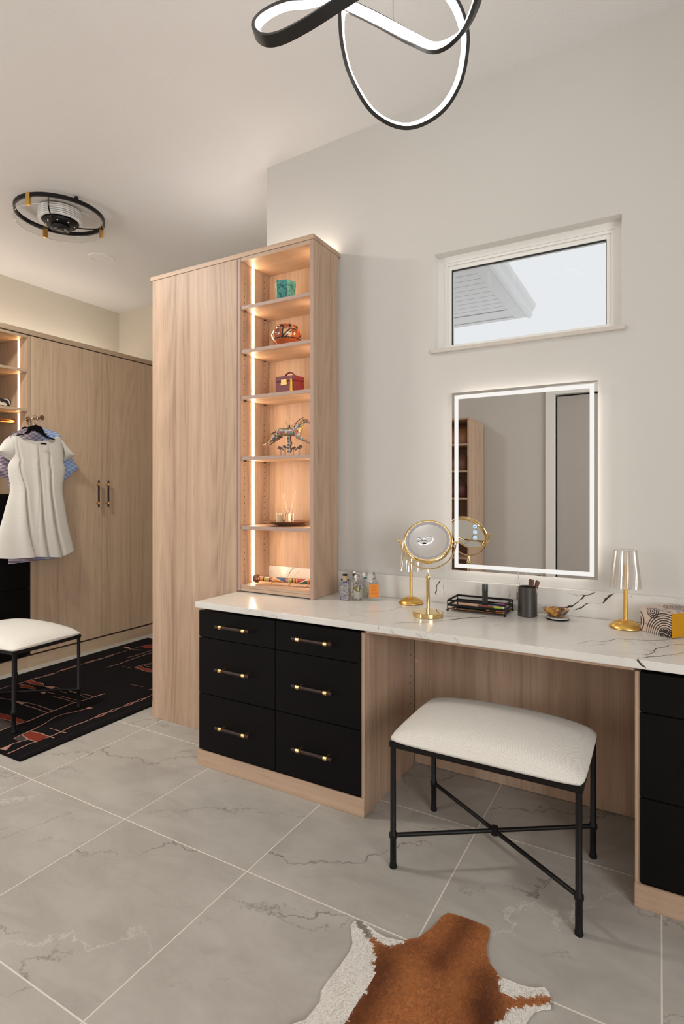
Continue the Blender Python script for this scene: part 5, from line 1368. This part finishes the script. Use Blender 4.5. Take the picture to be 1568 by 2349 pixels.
def lying(name, label, cat, p, L_, r_, ang, mat, sq=False, tip=None, zup=0.0):
    t = thing(name, label, cat, (p[0], p[1], CZ + zup), ang)
    if sq: MB().box((-L_ / 2, -r_, 0), (L_ / 2, r_, .9 * r_ if sq is True else sq), .0008).build('case_body', mat, t)
    else: MB().cyl((-L_ / 2, 0, r_), (L_ / 2, 0, r_), r_, n=14).build('barrel', mat, t, smooth=True)
    if tip: MB().cyl((L_ / 2, 0, r_), (L_ / 2 + tip[1], 0, r_), r_ * .9, r_ * tip[2], n=12).build('tip', tip[0], t, smooth=True)
    return t
lying('eye_shadow_palette', 'flat peach palette lying at the back left of the tray', 'palette', (-.725, 2.398), .085, .016, -.05, plain('peach_case', (.62, .42, .30, 1), .4), sq=.012)
lying('makeup_pencil', 'long black pencil with brass collar lying along the front of the tray', 'pencil', (-.690, 2.307), .13, .0045, -.02, M_BLACK, tip=(M_BRASS, .012, .5))
lying('makeup_brush', 'short dark brush lying beside the black pencil in the tray', 'brush', (-.618, 2.318), .055, .004, .15, plain('dark_brush', (.03, .02, .02, 1), .4), tip=(plain('brush_hair', (.25, .16, .11, 1), .9), .016, 1.3))
lying('lip_liner', 'reddish brown lip liner lying across the middle of the tray', 'pencil', (-.628, 2.375), .085, .0045, -.12, plain('red_brown_lacquer', (.22, .055, .03, 1), .3), tip=(plain('liner_tip', (.5, .36, .3, 1), .5), .010, .3))
lying('lip_gloss', 'lime green tube lying near the right end of the tray', 'lipstick', (-.588, 2.350), .035, .0075, .2, plain('lime_tube', (.40, .52, .02, 1), .3), tip=(M_WHITEP, .014, 1))
lying('nail_polish', 'magenta bottle lying at the right end of the tray', 'polish', (-.577, 2.383), .030, .011, .1, plain('magenta_bottle', (.42, .015, .22, 1), .2, coat=.5), tip=(plain('lilac_cap', (.45, .40, .58, 1), .3), -.052, .9))
lying('blush_stick', 'coral stick lying at the front right corner of the tray', 'makeup', (-.575, 2.318), .030, .006, .6, plain('coral_case', (.62, .24, .16, 1), .4))
tb_ = MB().lathe([(.0115, 0), (.012, .002), (.012, .062), (.0125, .063), (.0125, .094), (.0115, .096), (.0001, .096)], 24).build('foundation_tube', plain('charcoal_tube', (.035, .035, .033, 1), .38), loc=(-.655, 2.393, CZ), smooth=40)
tag(tb_, 'charcoal cylindrical tube standing upright in the tray', 'makeup')

hl = thing('brush_holder', 'dark grey brown round cup holding brown clips', 'cup', (-.473, 2.366, Z0))
M_CUP = plain('charcoal_ceramic', (.040, .033, .029, 1), .35, bump=.1, scale=300)
MB().lathe([(.036, 0), (.0385, .002), (.0385, .012), (.0375, .013), (.0375, .118), (.0362, .119), (.0350, .118), (.0350, .006), (.0001, .005)], 40).build('cup_body', M_CUP, hl, smooth=35)
M_CLIP = plain('brown_clip', (.13, .055, .035, 1), .4); M_SLV = plain('silver_clip', (.7, .66, .62, 1), .2, 1.0)
for k, (dx, dy, a) in enumerate(((.006, 0, .25), (.014, .006, .40), (.012, -.010, .55), (.000, .008, .15))):
    c_ = thing('hair_clip', ['brown clip standing upright at the middle of the dark cup', 'brown clip leaning right at the back of the dark cup', 'brown clip leaning furthest right over the front of the dark cup', 'shortest leaning brown clip, leftmost in the dark cup'][k], 'clip', (-.473 + dx * .8, 2.366 + dy, Z0 + .007), 0, 'clips standing in the dark cup')
    R2 = Matrix.Rotation(a * .45, 4, 'Y')
    MB().box((-.0045, -.0015, 0), (.0045, .0015, .115), .0008, M=R2).build('prong', M_SLV, c_)
    MB().box((-.0055, -.0035, .114), (.0055, .0035, .142), .0012, M=R2).build('clip_head', M_CLIP, c_)
lc = thing('lash_curler', 'thin steel wire curler hooked over the rim of the dark cup', 'curler', (-.512, 2.366, Z0 + .07))
MB().tube([(-.0015, 0, 0), (-.0035, -.002, .03), (-.0015, -.001, .062), (.002, 0, .082), (.0022, 0, .108)], .0011, 6).tube([(.0075, .003, .042), (.0065, .002, .06), (.0045, .001, .075), (.0022, 0, .108)], .0009, 6).build('wire', M_SLV, lc, smooth=True)
MB().box((-.0045, -.0025, -.012), (-.0005, .0025, .022), .001).build('grip', M_STEEL, lc)

bo = thing('horn_bowl', 'small polished horn bowl in amber and black resting on a coaster', 'bowl', (-.362, 2.360, Z0 + .0103))
def horn():
    k = Nodes('polished_horn'); n = k.noise(k.coords('Object', (1, .6, 1.4)), 22, 3, .5, .8)
    k.link(k.ramp(n, (.38, (.50, .27, .035, 1)), (.46, (.34, .12, .02, 1)), (.52, (.03, .02, .02, 1)), (.70, (.36, .26, .15, 1))), k.b.inputs['Base Color']); k.b.inputs['Roughness'].default_value = .12; k.b.inputs['Coat Weight'].default_value = .5; return k.m
MB().lathe([(.022, 0), (.030, .003), (.042, .014), (.050, .027), (.0515, .031), (.048, .030), (.039, .017), (.027, .006), (.0001, .004)], 40, sy=.85).build('bowl_body', horn(), bo, smooth=50)
co = thing('coaster', 'round coaster, black below and pale on top, under the horn bowl', 'coaster', (-.356, 2.362, Z0))
MB().lathe([(.040, 0), (.043, .001), (.043, .0055)], 40).build('lower_layer', M_BLACK, co, smooth=30)
MB().lathe([(.043, .0056), (.0445, .0075), (.043, .0095), (.0001, .0096)], 40).build('upper_layer', plain('pale_stone', (.5, .47, .42, 1), .4), co, smooth=30)

def paisley(cx, cy, cz):
    k = Nodes('paisley_print')
    vec = k.coords('Object')
    def rings(c, fr, w0, lim, inner=0.0, ph=0.0):
        d = k.n.new('ShaderNodeVectorMath'); d.operation = 'DISTANCE'; k.link(vec, d.inputs[0]); d.inputs[1].default_value = c
        r_ = d.outputs['Value']
        s_ = k.math('SINE', k.math('MULTIPLY_ADD', r_, fr, ph)); m = k.math('GREATER_THAN', s_, w0)
        return k.math('MULTIPLY', k.math('MULTIPLY', m, k.math('LESS_THAN', r_, lim)), k.math('GREATER_THAN', r_, inner)), k.math('LESS_THAN', r_, lim)
    v = k.add('TexVoronoi', feature='F1'); k.link(vec, v.inputs['Vector']); v.inputs['Scale'].default_value = 95; v.inputs['Randomness'].default_value = .55
    dots = k.math('GREATER_THAN', k.math('SINE', k.math('MULTIPLY', v.outputs['Distance'], 22)), .1)
    v2 = k.add('TexVoronoi', feature='F1'); k.link(vec, v2.inputs['Vector']); v2.inputs['Scale'].default_value = 170
    tiny = k.math('GREATER_THAN', v2.outputs['Distance'], .34)
    r1, m1 = rings((.045, -.080, .0), 780, .15, .088, .022, 1.0)
    r2, m2 = rings((-.012, -.080, .080), 900, -.1, .026)
    r3, m3 = rings((-.095, -.075, .035), 560, .35, .055, .030, .5)
    r4, m4 = rings((.0, .03, .095), 700, .0, .05)
    band, mb_ = rings((.045, -.080, .0), 62, .35, .088, .0, .9)
    net = k.math('MAXIMUM', k.math('MAXIMUM', r2, r3), k.math('MAXIMUM', r1, r4))
    inside = k.math('MAXIMUM', k.math('MAXIMUM', m1, m2), k.math('MAXIMUM', m3, m4))
    net = k.math('MAXIMUM', k.math('MULTIPLY', net, k.math('SUBTRACT', 1.0, band)), k.math('MULTIPLY', band, tiny))
    fl = k.add('TexVoronoi', feature='F1'); k.link(vec, fl.inputs['Vector']); fl.inputs['Scale'].default_value = 42; fl.inputs['Randomness'].default_value = .7
    f1 = k.math('MULTIPLY', k.math('LESS_THAN', fl.outputs['Distance'], .26), k.math('GREATER_THAN', v2.outputs['Distance'], .28))
    net = k.math('MAXIMUM', net, k.math('MULTIPLY', f1, k.math('SUBTRACT', 1.0, inside)))
    k.link(k.mix(net, (.56, .44, .37, 1), (.022, .014, .014, 1)), k.b.inputs['Base Color']); k.b.inputs['Roughness'].default_value = .5
    return k.m
M_PAIS = paisley(0, 0, 0)
M_MUST = plain('mustard_card', (.54, .25, .005, 1), .45, spec=.3)
pbx = thing('paisley_box', 'paisley printed cardboard box with a mustard yellow end at the right end of the counter', 'box', (-.0155 + .052, 2.279 + .060, Z0), math.atan2(-.084, .097))
MB().box((-.0640, -.080, 0), (.0635, .080, .087), .0012).build('printed_sleeve', M_PAIS, pbx)
MB().box((.0640, -.0788, .002), (.0652, .0788, .0855), .0005).build('yellow_end', M_MUST, pbx)

# ------------------------------------------------------------------ open shelf cabinet behind the viewer, seen in the vanity mirror
bc2 = thing('open_cabinet', 'tall light-wood cabinet of bags visible in the left of the wall mirror', 'cabinet', (-2.42, -1.49, 0))
bw = .49
MB().box((bw - .02, -.60, 0), (bw, 0, 2.11)).build('side_panel', M_WZ, bc2); MB().box((-bw, -.60, 0), (-bw + .02, 0, 2.11)).build('side_panel', M_WZ, bc2)
MB().box((-bw + .021, -.60, 0), (bw - .021, -.585, 2.11)).build('back_panel', M_WZ, bc2); MB().box((-bw, -.60, 2.111), (bw, .003, 2.131)).build('top_board', M_WX, bc2)
for z in (.12, .50, .88, 1.20, 1.52, 1.83):
    MB().box((-bw + .021, -.58, z - .02), (bw - .021, -.003, z)).build('shelf', M_WX, bc2)
def bag(label, x, z, w_, h, d_, col, strap=True):
    t = thing('handbag', label, 'bag', (x, -1.72, z + .001)); m = plain('bag_leather', col, .5, bump=.2, scale=120)
    rows = []
    for f_, sx_, sy_ in ((0, .92, .9), (.1, 1, 1), (.5, .97, .85), (.85, .85, .5), (1.0, .80, .25)):
        rows.append([Vector((w_ / 2 * sx_ * math.copysign(abs(math.cos(q * PI / 16)) ** .5, math.cos(q * PI / 16)), d_ / 2 * sy_ * math.copysign(abs(math.sin(q * PI / 16)) ** .6, math.sin(q * PI / 16)), h * f_)) for q in range(32)])
    mm = MB().grid(rows, closed_u=True); mm.add(rows[0], [tuple(reversed(range(32)))]); mm.add(rows[-1], [tuple(range(32))]); mm.build('bag_body', m, t, smooth=60)
    if strap: MB().tube([(w_ * .3 * math.cos(PI * q / 10), d_ * .2, h * .97 + h * .38 * math.sin(PI * q / 10)) for q in range(11)], .006, 6).build('strap', m, t, smooth=True)
bag('tan slouchy bag on the upper shelf reflected in the mirror', -2.13, 1.83, .28, .20, .16, (.28, .13, .06, 1), False)
bag('brown leather bag with strap on the reflected shelf below the tan bag', -2.13, 1.52, .25, .18, .15, (.16, .07, .04, 1))
bag('dark red bag on the reflected middle shelf', -2.12, 1.20, .22, .18, .14, (.10, .02, .02, 1))
sho = thing('sandals', 'pair of pale strappy sandals on the reflected shelf under the dark red bag', 'shoes', (-2.10, -1.66, .881))
for s in (-1, 1):
    MB().prism([(.035 * math.cos(q * PI / 8) * (1.1 if math.sin(q * PI / 8) > 0 else .8), .12 * math.sin(q * PI / 8)) for q in range(16)], .015, T(s * .05, 0, 0)).build('sole', plain('pale_blue_sole', (.35, .42, .5, 1), .6), sho)
    for yy in (.03, .06, -.06): MB().tube([(s * .05 - .034, yy, .012), (s * .05 - .02, yy, .045), (s * .05 + .02, yy, .045), (s * .05 + .034, yy, .012)], .005, 6).build('strap', M_WHITEP, sho, smooth=True)
